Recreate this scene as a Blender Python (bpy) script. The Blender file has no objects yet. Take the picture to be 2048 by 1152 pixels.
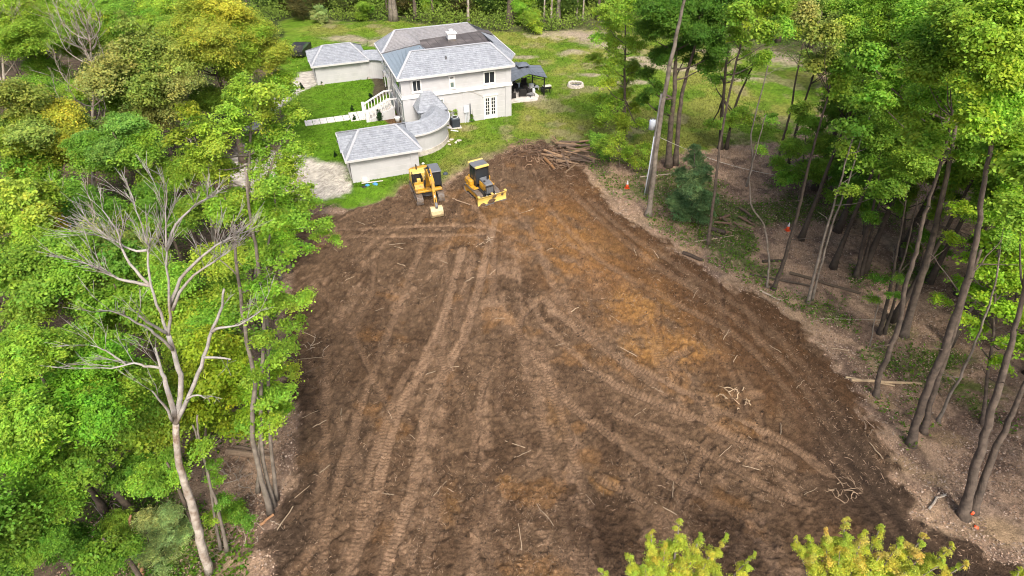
import bpy, math, random
import numpy as np
from mathutils import Vector, Matrix

random.seed(7)
RNG = np.random.default_rng(11)
scene = bpy.context.scene
COL = scene.collection

# ------------------------------------------------------------------ camera
CAM_H = 28.0
PITCH = math.radians(38.66)
F_PX = 1220.0                     # focal length of the drone camera in photo pixels (2048 wide)
cam_d = bpy.data.cameras.new('camera')
cam = bpy.data.objects.new('camera', cam_d)
COL.objects.link(cam)
cam.location = (0, 0, CAM_H)
cam.rotation_euler = (math.pi / 2 - PITCH, 0, 0)
cam_d.sensor_width = 36.0
cam_d.lens = 36.0 * F_PX / 2048
cam_d.clip_end = 3000
scene.camera = cam

# ------------------------------------------------------------------ light
SUN_EL, SUN_AZ = math.radians(50), math.radians(168)      # azimuth from +Y clockwise: high behind the drone
world = bpy.data.worlds.new('World')
scene.world = world
world.use_nodes = True
wn = world.node_tree.nodes
wn.clear()
w_out = wn.new('ShaderNodeOutputWorld')
w_bg = wn.new('ShaderNodeBackground')
w_sky = wn.new('ShaderNodeTexSky')
w_sky.sky_type = 'NISHITA'
w_sky.sun_disc = False
w_sky.sun_elevation = SUN_EL
w_sky.sun_rotation = SUN_AZ
w_sky.air_density = 0.7
w_sky.dust_density = 6.0
w_sky.ozone_density = 0.6
w_bg.inputs['Strength'].default_value = 0.15
world.node_tree.links.new(w_sky.outputs[0], w_bg.inputs[0])
world.node_tree.links.new(w_bg.outputs[0], w_out.inputs[0])
sun_d = bpy.data.lights.new('sun', 'SUN')
sun_d.energy = 1.5
sun_d.angle = math.radians(16)
sun_d.color = (1.0, 0.94, 0.83)
sun = bpy.data.objects.new('sun', sun_d)
COL.objects.link(sun)
_sd = Vector((math.sin(SUN_AZ) * math.cos(SUN_EL), math.cos(SUN_AZ) * math.cos(SUN_EL), math.sin(SUN_EL)))
sun.rotation_euler = (-_sd).to_track_quat('-Z', 'Y').to_euler()
scene.view_settings.view_transform = 'Standard'
scene.view_settings.look = 'None'
scene.view_settings.gamma = 1.0
scene.view_settings.use_curve_mapping = False
scene.view_settings.exposure = 0.93
scene.cycles.pixel_filter_type = 'BLACKMAN_HARRIS'
scene.cycles.filter_width = 1.05        # crisp small-sensor picture

# ------------------------------------------------------------------ survey helpers (photo point -> place in the world)
_S, _C = math.sin(PITCH), math.cos(PITCH)
def ray(u, v):
    a = (u - 1024) / F_PX
    b = (v - 576) / F_PX
    return Vector((a, _C - b * _S, -_S - b * _C))
EYE = Vector((0, 0, CAM_H))
def G(u, v, z=0.0):
    d = ray(u, v)
    return EYE + d * ((z - CAM_H) / d.z)
def over(B, u, v, k=0.0):
    """point seen at (u,v) that is closest to the vertical through B (k: pushed nearer/farther)"""
    d = ray(u, v)
    t = (d.x * B.x + d.y * B.y) / (d.x ** 2 + d.y ** 2)
    return EYE + d * (t * (1 + k))
def depth(p):
    q = p - EYE
    return q.y * _C - q.z * _S

# ------------------------------------------------------------------ noise
_lat = np.random.default_rng(5).random((16, 256, 256))
def vn(x, y, s, seed=0):
    x = np.asarray(x) / s + seed * 17.3
    y = np.asarray(y) / s + seed * 9.7
    xi = np.floor(x).astype(np.int64); yi = np.floor(y).astype(np.int64)
    fx = x - xi; fy = y - yi
    fx = fx * fx * (3 - 2 * fx); fy = fy * fy * (3 - 2 * fy)
    L = _lat[seed % 16]
    x0 = xi & 255; x1 = (xi + 1) & 255; y0 = yi & 255; y1 = (yi + 1) & 255
    return (L[x0, y0] * (1 - fx) * (1 - fy) + L[x1, y0] * fx * (1 - fy) + L[x0, y1] * (1 - fx) * fy + L[x1, y1] * fx * fy)
def fbm(x, y, s, oct=4, seed=0):
    t = 0; a = 1; n = 0
    for i in range(oct):
        t = t + a * vn(x, y, s / 2 ** i, seed + i); n += a; a *= .5
    return t / n
def sstep(a, b, x):
    t = np.clip((x - a) / (b - a), 0, 1)
    return t * t * (3 - 2 * t)

# ------------------------------------------------------------------ object helpers
def tag(o, label=None, cat=None, group=None, kind=None):
    if label: o['label'] = label
    if cat: o['category'] = cat
    if group: o['group'] = group
    if kind: o['kind'] = kind
    return o
def empty(name, loc, rz=0.0, label=None, cat=None, group=None):
    o = bpy.data.objects.new(name, None)
    COL.objects.link(o)
    o.location = loc; o.rotation_euler = (0, 0, rz)
    o.empty_display_size = .3
    return tag(o, label, cat, group)
def link_mesh(name, me, mat=None, parent=None):
    o = bpy.data.objects.new(name, me)
    COL.objects.link(o)
    if mat is not None and len(me.materials) == 0: me.materials.append(mat)
    if parent is not None: o.parent = parent
    return o
def rot_z(a): return Matrix.Rotation(a, 3, 'Z')

class MB:
    def __init__(s): s.v = []; s.f = []; s.sm = []
    def add(s, vs, fs, smooth=False):
        b = len(s.v)
        s.v += [tuple(p) for p in vs]
        s.f += [tuple(i + b for i in f) for f in fs]
        s.sm += [smooth] * len(fs)
        return s
    def box(s, c, d, R=None):
        x, y, z = d[0] / 2, d[1] / 2, d[2] / 2
        P = [Vector(q) for q in [(-x, -y, -z), (x, -y, -z), (x, y, -z), (-x, y, -z), (-x, -y, z), (x, -y, z), (x, y, z), (-x, y, z)]]
        if R is not None: P = [R @ p for p in P]
        c = Vector(c)
        return s.add([c + p for p in P], [(3, 2, 1, 0), (4, 5, 6, 7), (0, 1, 5, 4), (1, 2, 6, 5), (2, 3, 7, 6), (3, 0, 4, 7)])
    def bb(s, x0, x1, y0, y1, z0, z1):
        return s.box(((x0 + x1) / 2, (y0 + y1) / 2, (z0 + z1) / 2), (x1 - x0, y1 - y0, z1 - z0))
    def cbox(s, x0, x1, y0, y1, z0, z1, b=.04):
        """box with chamfered edges"""
        P = []
        for zz, i in ((z0, b), (z0 + b, 0), (z1 - b, 0), (z1, b)):
            for (x, y, sx, sy) in ((x0, y0, 1, 1), (x1, y0, -1, 1), (x1, y1, -1, -1), (x0, y1, 1, -1)):
                P.append((x + sx * (i + b), y + sy * i, zz)); P.append((x + sx * i, y + sy * (i + b), zz))
        order = [0, 2, 3, 5, 4, 6, 7, 1]
        order = [1, 0, 2, 3, 5, 4, 6, 7]
        F = []
        for k in range(3):
            for j in range(8):
                a, c = order[j], order[(j + 1) % 8]
                F.append((k * 8 + a, k * 8 + c, (k + 1) * 8 + c, (k + 1) * 8 + a))
        F.append(tuple(reversed([o for o in order]))); F.append(tuple(24 + o for o in order))
        return s.add(P, F)
    def tube(s, pts, rad, n=8, cap=True, smooth=True):
        pts = [Vector(p) for p in pts]
        if not hasattr(rad, '__len__'): rad = [rad] * len(pts)
        V = []; F = []
        prev = None
        for i, p in enumerate(pts):
            t = (pts[min(i + 1, len(pts) - 1)] - pts[max(i - 1, 0)])
            if t.length < 1e-9: t = Vector((0, 0, 1))
            t.normalize()
            if prev is None:
                a = Vector((1, 0, 0)) if abs(t.x) < .9 else Vector((0, 1, 0))
                a = (a - t * a.dot(t)).normalized()
            else:
                a = (prev - t * prev.dot(t)).normalized()
            prev = a
            b = t.cross(a)
            for k in range(n):
                w = 2 * math.pi * k / n
                V.append(p + (a * math.cos(w) + b * math.sin(w)) * rad[i])
        for i in range(len(pts) - 1):
            for k in range(n):
                F.append((i * n + k, i * n + (k + 1) % n, (i + 1) * n + (k + 1) % n, (i + 1) * n + k))
        if cap:
            F.append(tuple(reversed(range(n)))); F.append(tuple((len(pts) - 1) * n + k for k in range(n)))
        return s.add(V, F, smooth)
    def cyl(s, p0, p1, r0, r1=None, n=12, smooth=False):
        return s.tube([p0, p1], [r0, r0 if r1 is None else r1], n, True, smooth)
    def prism(s, poly, axis, a0, a1):
        """poly in the two other axes, extruded along axis ('x','y','z')"""
        n = len(poly)
        def mk(p, a):
            return {'x': (a, p[0], p[1]), 'y': (p[0], a, p[1]), 'z': (p[0], p[1], a)}[axis]
        V = [mk(p, a0) for p in poly] + [mk(p, a1) for p in poly]
        F = [tuple(reversed(range(n))), tuple(range(n, 2 * n))]
        F += [(i, (i + 1) % n, n + (i + 1) % n, n + i) for i in range(n)]
        return s.add(V, F)
    def build(s, name, mat, parent=None, smooth_all=None):
        me = bpy.data.meshes.new(name)
        me.from_pydata(s.v, [], s.f)
        if any(s.sm): me.polygons.foreach_set('use_smooth', s.sm)
        me.materials.append(mat)
        bm_fix(me)
        return link_mesh(name, me, None, parent)
def bm_fix(me):
    import bmesh
    bm = bmesh.new(); bm.from_mesh(me)
    bmesh.ops.recalc_face_normals(bm, faces=bm.faces)
    bm.to_mesh(me); bm.free()

# ------------------------------------------------------------------ materials
def new_mat(name):
    m = bpy.data.materials.new(name); m.use_nodes = True
    nt = m.node_tree
    b = nt.nodes['Principled BSDF']
    return m, nt, b
def mat(name, col, rough=.7, var=.12, scale=6.0, metal=0.0, bump=0.0, bscale=40.0, dirt=None, dirt_amt=0.0, dirt_scale=1.5, spec=.4):
    """paint / stucco / bark: base colour with two scales of mottling and an optional second colour worn in"""
    m, nt, b = new_mat(name)
    N, L = nt.nodes.new, nt.links.new
    tc = N('ShaderNodeTexCoord')
    n1 = N('ShaderNodeTexNoise'); n1.inputs['Scale'].default_value = scale; n1.inputs['Detail'].default_value = 5
    L(tc.outputs['Object'], n1.inputs['Vector'])
    rp = N('ShaderNodeMapRange'); rp.inputs['From Min'].default_value = .3; rp.inputs['From Max'].default_value = .7
    rp.inputs['To Min'].default_value = 1 - var; rp.inputs['To Max'].default_value = 1 + var
    L(n1.outputs['Fac'], rp.inputs['Value'])
    mul = N('ShaderNodeVectorMath'); mul.operation = 'SCALE'
    mul.inputs[0].default_value = col[:3]
    L(rp.outputs[0], mul.inputs['Scale'])
    out = mul.outputs[0]
    if dirt:
        n2 = N('ShaderNodeTexNoise'); n2.inputs['Scale'].default_value = dirt_scale; n2.inputs['Detail'].default_value = 8; n2.inputs['Roughness'].default_value = .65
        L(tc.outputs['Object'], n2.inputs['Vector'])
        r2 = N('ShaderNodeMapRange'); r2.inputs['From Min'].default_value = .6 - dirt_amt * .4; r2.inputs['From Max'].default_value = .75 - dirt_amt * .3
        L(n2.outputs['Fac'], r2.inputs['Value'])
        mx = N('ShaderNodeMix'); mx.data_type = 'RGBA'
        L(r2.outputs[0], mx.inputs['Factor']); L(out, mx.inputs['A']); mx.inputs['B'].default_value = (*dirt, 1)
        out = mx.outputs['Result']
    L(out, b.inputs['Base Color'])
    b.inputs['Roughness'].default_value = rough
    b.inputs['Metallic'].default_value = metal
    b.inputs['Specular IOR Level'].default_value = spec
    if bump:
        n3 = N('ShaderNodeTexNoise'); n3.inputs['Scale'].default_value = bscale; n3.inputs['Detail'].default_value = 4
        L(tc.outputs['Object'], n3.inputs['Vector'])
        bp = N('ShaderNodeBump'); bp.inputs['Strength'].default_value = bump; bp.inputs['Distance'].default_value = .05
        L(n3.outputs['Fac'], bp.inputs['Height']); L(bp.outputs[0], b.inputs['Normal'])
    return m
def attr_mat(name, rough=.9, use_obj=False, bump=0.0, bscale=20.0, var=.0, vscale=8.0, trans=0.0, spec=.25):
    """colour read from the mesh's own per-piece colour, optionally times the object's colour"""
    m, nt, b = new_mat(name)
    N, L = nt.nodes.new, nt.links.new
    at = N('ShaderNodeAttribute'); at.attribute_name = 'Col'
    out = at.outputs['Color']
    if use_obj:
        oi = N('ShaderNodeObjectInfo')
        mx = N('ShaderNodeMix'); mx.data_type = 'RGBA'; mx.blend_type = 'MULTIPLY'; mx.inputs['Factor'].default_value = 1
        L(out, mx.inputs['A']); L(oi.outputs['Color'], mx.inputs['B']); out = mx.outputs['Result']
    tc = N('ShaderNodeTexCoord')
    if var:
        n1 = N('ShaderNodeTexNoise'); n1.inputs['Scale'].default_value = vscale; n1.inputs['Detail'].default_value = 6; n1.inputs['Roughness'].default_value = .7
        L(tc.outputs['Object'], n1.inputs['Vector'])
        rp = N('ShaderNodeMapRange'); rp.inputs['From Min'].default_value = .25; rp.inputs['From Max'].default_value = .75
        rp.inputs['To Min'].default_value = 1 - var; rp.inputs['To Max'].default_value = 1 + var
        L(n1.outputs['Fac'], rp.inputs['Value'])
        sc = N('ShaderNodeVectorMath'); sc.operation = 'SCALE'
        L(out, sc.inputs[0]); L(rp.outputs[0], sc.inputs['Scale']); out = sc.outputs[0]
    L(out, b.inputs['Base Color'])
    b.inputs['Roughness'].default_value = rough
    b.inputs['Specular IOR Level'].default_value = spec
    if bump:
        n3 = N('ShaderNodeTexNoise'); n3.inputs['Scale'].default_value = bscale; n3.inputs['Detail'].default_value = 5; n3.inputs['Roughness'].default_value = .7
        L(tc.outputs['Object'], n3.inputs['Vector'])
        bp = N('ShaderNodeBump'); bp.inputs['Strength'].default_value = bump; bp.inputs['Distance'].default_value = .08
        L(n3.outputs['Fac'], bp.inputs['Height']); L(bp.outputs[0], b.inputs['Normal'])
    if trans:
        o = nt.nodes['Material Output']
        tr = N('ShaderNodeBsdfTranslucent')
        L(out, tr.inputs['Color'])
        ms = N('ShaderNodeMixShader'); ms.inputs[0].default_value = trans
        L(b.outputs[0], ms.inputs[1]); L(tr.outputs[0], ms.inputs[2]); L(ms.outputs[0], o.inputs['Surface'])
    return m

M = {}
M['ground'] = attr_mat('soil_grass_litter', .95, bump=1.0, bscale=14.0, var=.5, vscale=16.0, spec=.12)
M['leaf'] = attr_mat('leaves', .5, use_obj=True, trans=.46, spec=.2)
M['flake'] = attr_mat('litter_flakes', .9)
M['wood'] = attr_mat('broken_wood', .85, var=.3, vscale=9.0, bump=.4, bscale=30)
M['bark'] = mat('bark', (.115, .09, .07), .9, .35, 3.0, bump=.8, bscale=12, dirt=(.06, .05, .04), dirt_amt=.25, dirt_scale=2.0)
M['bark_grey'] = mat('grey_bark', (.19, .165, .135), .9, .3, 3.0, bump=.8, bscale=12, dirt=(.1, .085, .065), dirt_amt=.3, dirt_scale=1.2)
M['bark_dark'] = mat('dark_bark', (.065, .052, .04), .9, .35, 3.0, bump=.8, bscale=12)
M['dead_wood'] = mat('dead_wood', (.37, .335, .285), .9, .3, 2.6, bump=1.0, bscale=9, dirt=(.19, .135, .095), dirt_amt=.38, dirt_scale=1.9)
M['stucco'] = mat('stucco', (.465, .47, .485), .9, .05, 1.2, bump=.15, bscale=60, dirt=(.425, .43, .44), dirt_amt=.2, dirt_scale=.7)
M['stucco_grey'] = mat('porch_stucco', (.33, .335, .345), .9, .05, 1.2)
M['trim'] = mat('white_trim', (.68, .68, .67), .6, .03, 2.0)
M['shingle'] = mat('grey_shingle', (.27, .295, .33), .9, .16, 5.0, bump=.3, bscale=50, dirt=(.205, .225, .255), dirt_amt=.35, dirt_scale=1.8)
M['shingle_warm'] = mat('weathered_shingle', (.238, .236, .242), .9, .18, 4.0, bump=.3, bscale=50)
M['ridge'] = mat('ridge_cap', (.35, .365, .39), .9, .1, 5.0)
M['membrane'] = mat('dark_membrane', (.082, .074, .074), .8, .12, 1.0, dirt=(.15, .135, .13), dirt_amt=.3, dirt_scale=.5)
M['blue_roof'] = mat('blue_grey_membrane', (.20, .25, .295), .6, .06, 1.0)
M['gutter'] = mat('gutter', (.52, .52, .52), .5, .04, 2.0)
M['glass'] = mat('window_glass', (.025, .03, .035), .06, .1, 1.0, spec=.6)
M['glass_green'] = mat('green_window_glass', (.13, .18, .16), .08, .1, 1.0, spec=.6)
M['slate'] = mat('dark_metal_roof', (.12, .14, .17), .45, .08, 2.0)
M['black'] = mat('black_metal', (.012, .012, .013), .5, .2, 4.0)
M['wicker'] = mat('black_wicker', (.015, .014, .014), .8, .3, 20.0)
M['cushion'] = mat('grey_cushion', (.2, .2, .21), .9, .1, 4.0)
M['white_plastic'] = mat('white_plastic', (.75, .76, .77), .5, .04, 3.0)
M['concrete'] = mat('pale_concrete', (.58, .56, .53), .9, .08, 2.0, dirt=(.42, .39, .35), dirt_amt=.25)
M['flag'] = mat('pale_flagstone', (.60, .585, .56), .9, .08, 3.0)
M['yellow'] = mat('machine_yellow', (.56, .30, .022), .45, .06, 2.0, dirt=(.22, .14, .065), dirt_amt=.38, dirt_scale=2.2)
M['yellow_pale'] = mat('faded_yellow', (.68, .50, .13), .5, .06, 2.0, dirt=(.4, .3, .16), dirt_amt=.25, dirt_scale=2.2)
M['bucket'] = mat('bucket_steel', (.52, .42, .24), .55, .1, 3.0, dirt=(.2, .14, .09), dirt_amt=.25, dirt_scale=3)
M['mach_grey'] = mat('machine_grey', (.11, .115, .125), .55, .1, 3.0, dirt=(.16, .135, .11), dirt_amt=.3)
M['cab_roof'] = mat('cab_roof_grey', (.14, .15, .165), .5, .08, 3.0)
M['mach_black'] = mat('machine_black', (.02, .02, .021), .5, .2, 3.0, dirt=(.07, .055, .045), dirt_amt=.2)
M['track'] = mat('track_steel', (.16, .14, .125), .6, .2, 4.0, dirt=(.13, .09, .06), dirt_amt=.4, dirt_scale=5)
M['chrome'] = mat('chrome', (.6, .6, .6), .2, .05, 3.0, metal=1.0)
M['orange'] = mat('cone_orange', (.75, .09, .02), .5, .05, 3.0)
M['galv'] = mat('galvanised', (.55, .60, .66), .5, .05, 3.0)
M['dead_limb'] = mat('bleached_limb', (.31, .295, .27), .9, .25, 3.0, bump=.6, bscale=14, dirt=(.24, .2, .16), dirt_amt=.25, dirt_scale=1.4)
M['pole_wood'] = mat('pole_wood', (.20, .19, .175), .9, .2, 4.0, bump=.4, bscale=20)
M['stone'] = mat('pale_stone', (.5, .46, .41), .9, .2, 3.0, bump=.4, bscale=12)
M['ac'] = mat('blue_grey_cabinet', (.05, .065, .085), .5, .1, 4.0)
M['tarp'] = mat('blue_tarp', (.06, .25, .5), .5, .1, 4.0)
M['sack'] = mat('pale_sack', (.6, .55, .48), .8, .1, 4.0)
M['cable'] = mat('service_cable', (.55, .53, .48), .6, .05, 3.0)

# ================================================================== GROUND
def grow(start, step, factor, stop, maxstep):
    out = []; x = start
    while x < stop:
        step = min(step * factor, maxstep); x += step; out.append(x)
    return out
_core = list(np.arange(-14.5, 25.0, .068))
_left = [-14.5 - (p + 14.5) for p in grow(-14.5, .068, 1.02, 71, .9)]
_left += [_left[-1] - (p) for p in grow(0, .9, 1.2, 900, 120)]
_right = grow(25.0, .068, 1.02, 90, .9)
_right += [_right[-1] + p for p in grow(0, .9, 1.2, 900, 120)]
xs = np.array(sorted(_left) + _core + _right)
_y = [11.0]
while _y[-1] < 122: _y.append(_y[-1] + min(.0035 * _y[-1], .25))
_y += [_y[-1] + p for p in grow(0, .26, 1.15, 1000, 120)]
ys = np.array([11.0 - p for p in grow(0, .1, 1.3, 120, 20)][::-1] + _y)
X, Y = np.meshgrid(xs, ys)                     # rows along y
NX, NY = len(xs), len(ys)

def world_poly(px): return [tuple(G(u, v).xy) for u, v in px]
def sdf(poly):
    """signed distance (negative inside) on the whole grid"""
    P = np.array(poly); d = np.full(X.shape, 1e9); ins = np.zeros(X.shape, bool)
    n = len(P)
    for i in range(n):
        a = P[i]; b = P[(i + 1) % n]
        e = b - a; wx = X - a[0]; wy = Y - a[1]
        t = np.clip((wx * e[0] + wy * e[1]) / max(e @ e, 1e-9), 0, 1)
        d = np.minimum(d, (wx - e[0] * t) ** 2 + (wy - e[1] * t) ** 2)
        c = ((a[1] > Y) != (b[1] > Y)) & (X < (b[0] - a[0]) * (Y - a[1]) / ((b[1] - a[1]) if abs(b[1] - a[1]) > 1e-12 else 1e-12) + a[0])
        ins ^= c
    return np.where(ins, -1, 1) * np.sqrt(d)
def inside_pts(poly, px, py):
    P = poly; ins = np.zeros(px.shape, bool); n = len(P)
    for i in range(n):
        a = P[i]; b = P[(i + 1) % n]
        ins ^= ((a[1] > py) != (b[1] > py)) & (px < (b[0] - a[0]) * (py - a[1]) / ((b[1] - a[1]) if abs(b[1] - a[1]) > 1e-12 else 1e-12) + a[0])
    return ins

DIRT = world_poly([(520, 1200), (548, 1060), (585, 930), (585, 780), (580, 660), (590, 560), (560, 470), (590, 425), (680, 425), (740, 408), (800, 388), (820, 372),
                   (880, 385), (905, 352), (940, 325), (990, 318), (1030, 296), (1085, 286), (1140, 310), (1165, 345), (1210, 400), (1300, 468), (1400, 532),
                   (1500, 586), (1600, 648), (1655, 715), (1735, 830), (1800, 950), (1850, 1050), (1960, 1105), (2080, 1150), (2120, 1240), (520, 1240)])
LAWN = world_poly([(560, 40), (600, 30), (700, 44), (800, 40), (950, 62), (1080, 62), (1190, 60), (1320, 75), (1500, 105), (1640, 140), (1640, 240), (1560, 290), (1400, 300),
                   (1290, 335), (1190, 310), (1085, 290), (1030, 300), (990, 325), (905, 360), (840, 385), (760, 405), (690, 420), (640, 400), (590, 330), (570, 250), (560, 150)])
GRAVEL1 = world_poly([(480, 290), (600, 310), (640, 322), (690, 330), (706, 368), (700, 385), (640, 400), (560, 398), (500, 385), (450, 350)])
GRAVEL2 = world_poly([(632, 140), (637, 168), (600, 185), (560, 215), (520, 260), (490, 260), (540, 200), (590, 160), (600, 145)])
MULCH1 = world_poly([(743, 155), (770, 150), (778, 186), (768, 190), (757, 200), (745, 190), (748, 170)])
MULCH2 = world_poly([(770, 233), (795, 226), (806, 246), (804, 256), (780, 250), (768, 240)])
ORANGE = world_poly([(1010, 430), (1100, 405), (1180, 420), (1260, 500), (1330, 570), (1400, 640), (1420, 700), (1380, 730), (1280, 720), (1220, 660), (1180, 580), (1090, 540), (1030, 500)])
BARE = [((690, 78), 3.6, 1.7), ((1145, 105), 1.9, 1.4), ((1130, 68), 5.5, 2.4), ((1180, 75), 4.0, 2.2), ((1210, 90), 3, 1.6), ((1562, 120), 3.6, 3.0), ((1280, 118), 4, 1.0), ((1184, 150), 1.8, .7), ((1050, 115), 2.0, .8),
        ((1270, 165), 2.0, .8), ((1310, 130), 4, 1.2), ((755, 84), 3.0, 2.0), ((1075, 196), 1.6, 1.2), ((1440, 105), 4, 1.6), ((1390, 140), 3, 1.0), ((1500, 160), 2.5, .8)]

sd_dirt = sdf(DIRT)
sd_lawn = sdf(LAWN)
n_big = fbm(X, Y, 9, 4, 1); n_mid = fbm(X, Y, 2.2, 4, 3); n_fine = fbm(X, Y, .55, 3, 5); n_vf = vn(X, Y, .16, 7)
edge_n = (n_mid - .5) * 2.2 + (n_fine - .5) * .9
m_dirt = sstep(.35, -.35, sd_dirt + edge_n)
m_lawn = sstep(.6, -.6, sd_lawn + edge_n * 1.1) * (1 - m_dirt)

# heights
Hh = (n_big - .5) * .5 * sstep(0, 8, np.hypot(X + 10, Y - 72) - 16) + .0 * X
Hh += (1 - m_dirt) * (1 - m_lawn) * ((n_mid - .5) * .22 + (n_fine - .5) * .10)
Hh += m_lawn * (n_fine - .5) * .05
clod = np.clip(n_fine - .47, 0, 1) ** 1.0
H_rough = (n_mid - .5) * .15 + clod * .26 + (n_vf - .5) * .12 + np.clip(vn(X, Y, .24, 11) - .55, 0, 1) * .24
Hd = H_rough.copy()
# windrow of pushed soil along the right edge of the clearing, a low one on the left
right_side = sstep(-2, 4, X - (1.0 + (58 - Y) * .35))
ridge_n = fbm(X, Y, 1.3, 3, 9)
berm = np.exp(-((sd_dirt + .3) / .7) ** 2) * right_side * sstep(62, 50, Y)
Hd += berm * (.12 + .35 * ridge_n) ; Hh += np.exp(-((sd_dirt - .3) / .9) ** 2) * right_side * sstep(62, 50, Y) * .22 * ridge_n
# colours (linear albedo)
def rgb(*c): return np.array(c)
def blend(C, c, m): return C * (1 - m[..., None]) + np.asarray(c) * m[..., None]
DARK = rgb(.050, .031, .019); BROWN = rgb(.112, .077, .051); PALE = rgb(.225, .158, .110); OCHRE = rgb(.205, .110, .040); BLACKSOIL = rgb(.030, .023, .019)
Cd = np.broadcast_to(BROWN, X.shape + (3,)).copy()
Cd_rough = np.ones(X.shape)
# passes of the machines fan out from the top of the clearing: the soil is drawn out along them
_px, _py = -1.0, 66.0
_rr = np.hypot(X - _px, Y - _py); _a = np.arctan2(X - _px, _py - Y)
streak = .6 * fbm(_a * 26, _rr / 7, 1.0, 5, 2) + .4 * fbm(X, Y, 1.3, 4, 2)
streak2 = .65 * fbm(_a * 48, _rr / 5, 1.0, 4, 9) + .35 * fbm(X, Y, .9, 4, 6)
Cd = blend(Cd, DARK, .55 * sstep(.46, .66, streak))
Cd = blend(Cd, DARK * .8, .4 * sstep(.60, .76, fbm(X, Y, .38, 2, 12)))
Cd = blend(Cd, PALE, .65 * sstep(.50, .68, streak2) * sstep(.3, .6, fbm(X, Y, .5, 2, 2)))
Cd = blend(Cd, PALE * 1.12, .62 * sstep(.42, .62, .6 * fbm(X, Y, 2.2, 4, 6) + .4 * streak2) * sstep(8.5, 2.5, np.hypot((X - 2) / 1.0, (Y - 36) / 1.8)))
sd_or = sdf(ORANGE)
# clay brought up in streaks that follow the passes of the blade
st_u = X * .72 + Y * .69; st_v = X * .69 - Y * .72
Cd = blend(Cd, OCHRE, .8 * sstep(2.2, -2.0, sd_or + (fbm(X, Y, 3.0, 4, 8) - .5) * 8) * sstep(.34, .58, .5 * fbm(st_v / 5, st_u, .8, 3, 4) + .5 * fbm(X, Y, 1.2, 4, 4)))
Cd = blend(Cd, rgb(.165, .090, .040), .6 * sstep(3.2, -2.5, sdf(world_poly([(1030, 400), (1150, 370), (1320, 500), (1480, 640), (1620, 800), (1560, 830), (1400, 720), (1250, 650), (1120, 560), (1040, 480)])) + (n_mid - .5) * 4) * sstep(.35, .6, streak))
for (u_, v_, rx, ry, k_) in ((1275, 615, 2.6, 2.4, .95), (1345, 700, 2.2, 1.6, .95), (1290, 680, 2.4, 1.4, .7), (1180, 480, 3.0, 3.0, .6), (1130, 440, 3.0, 2.5, .5), (1010, 960, .9, .7, .9), (1215, 970, .9, .6, .7), (1450, 800, 2.0, 1.2, .45), (1000, 430, 2.0, 2.0, .35), (905, 1010, .8, 1.4, .4), (1110, 840, .7, 1.5, .45)):
    p_ = G(u_, v_)
    Cd = blend(Cd, rgb(.27, .155, .06) * (.8 + .2 * k_), .8 * k_ * sstep(1.15, .45, np.hypot((X - p_.x) / rx, (Y - p_.y) / ry) + (n_mid - .5) * 1.3 + (n_fine - .5) * .8) * sstep(.36, .56, .5 * streak + .5 * fbm(X, Y, .6, 4, 3)))
Cd = blend(Cd, OCHRE, .35 * sstep(.62, .74, fbm(X, Y, 2.0, 4, 10)))
Cd = blend(Cd, BLACKSOIL, .72 * sstep(-6.0, -11.5, X + (n_mid - .5) * 5) * sstep(31, 18, Y + (n_mid - .5) * 6))
# the haul strip along the right edge, darker and redder
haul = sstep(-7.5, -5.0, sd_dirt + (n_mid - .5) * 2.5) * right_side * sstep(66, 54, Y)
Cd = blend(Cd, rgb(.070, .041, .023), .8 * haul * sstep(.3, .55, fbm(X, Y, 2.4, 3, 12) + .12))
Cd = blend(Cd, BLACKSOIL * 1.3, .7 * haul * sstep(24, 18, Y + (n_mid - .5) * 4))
Hd = Hd * (1 - .55 * haul)

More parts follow.
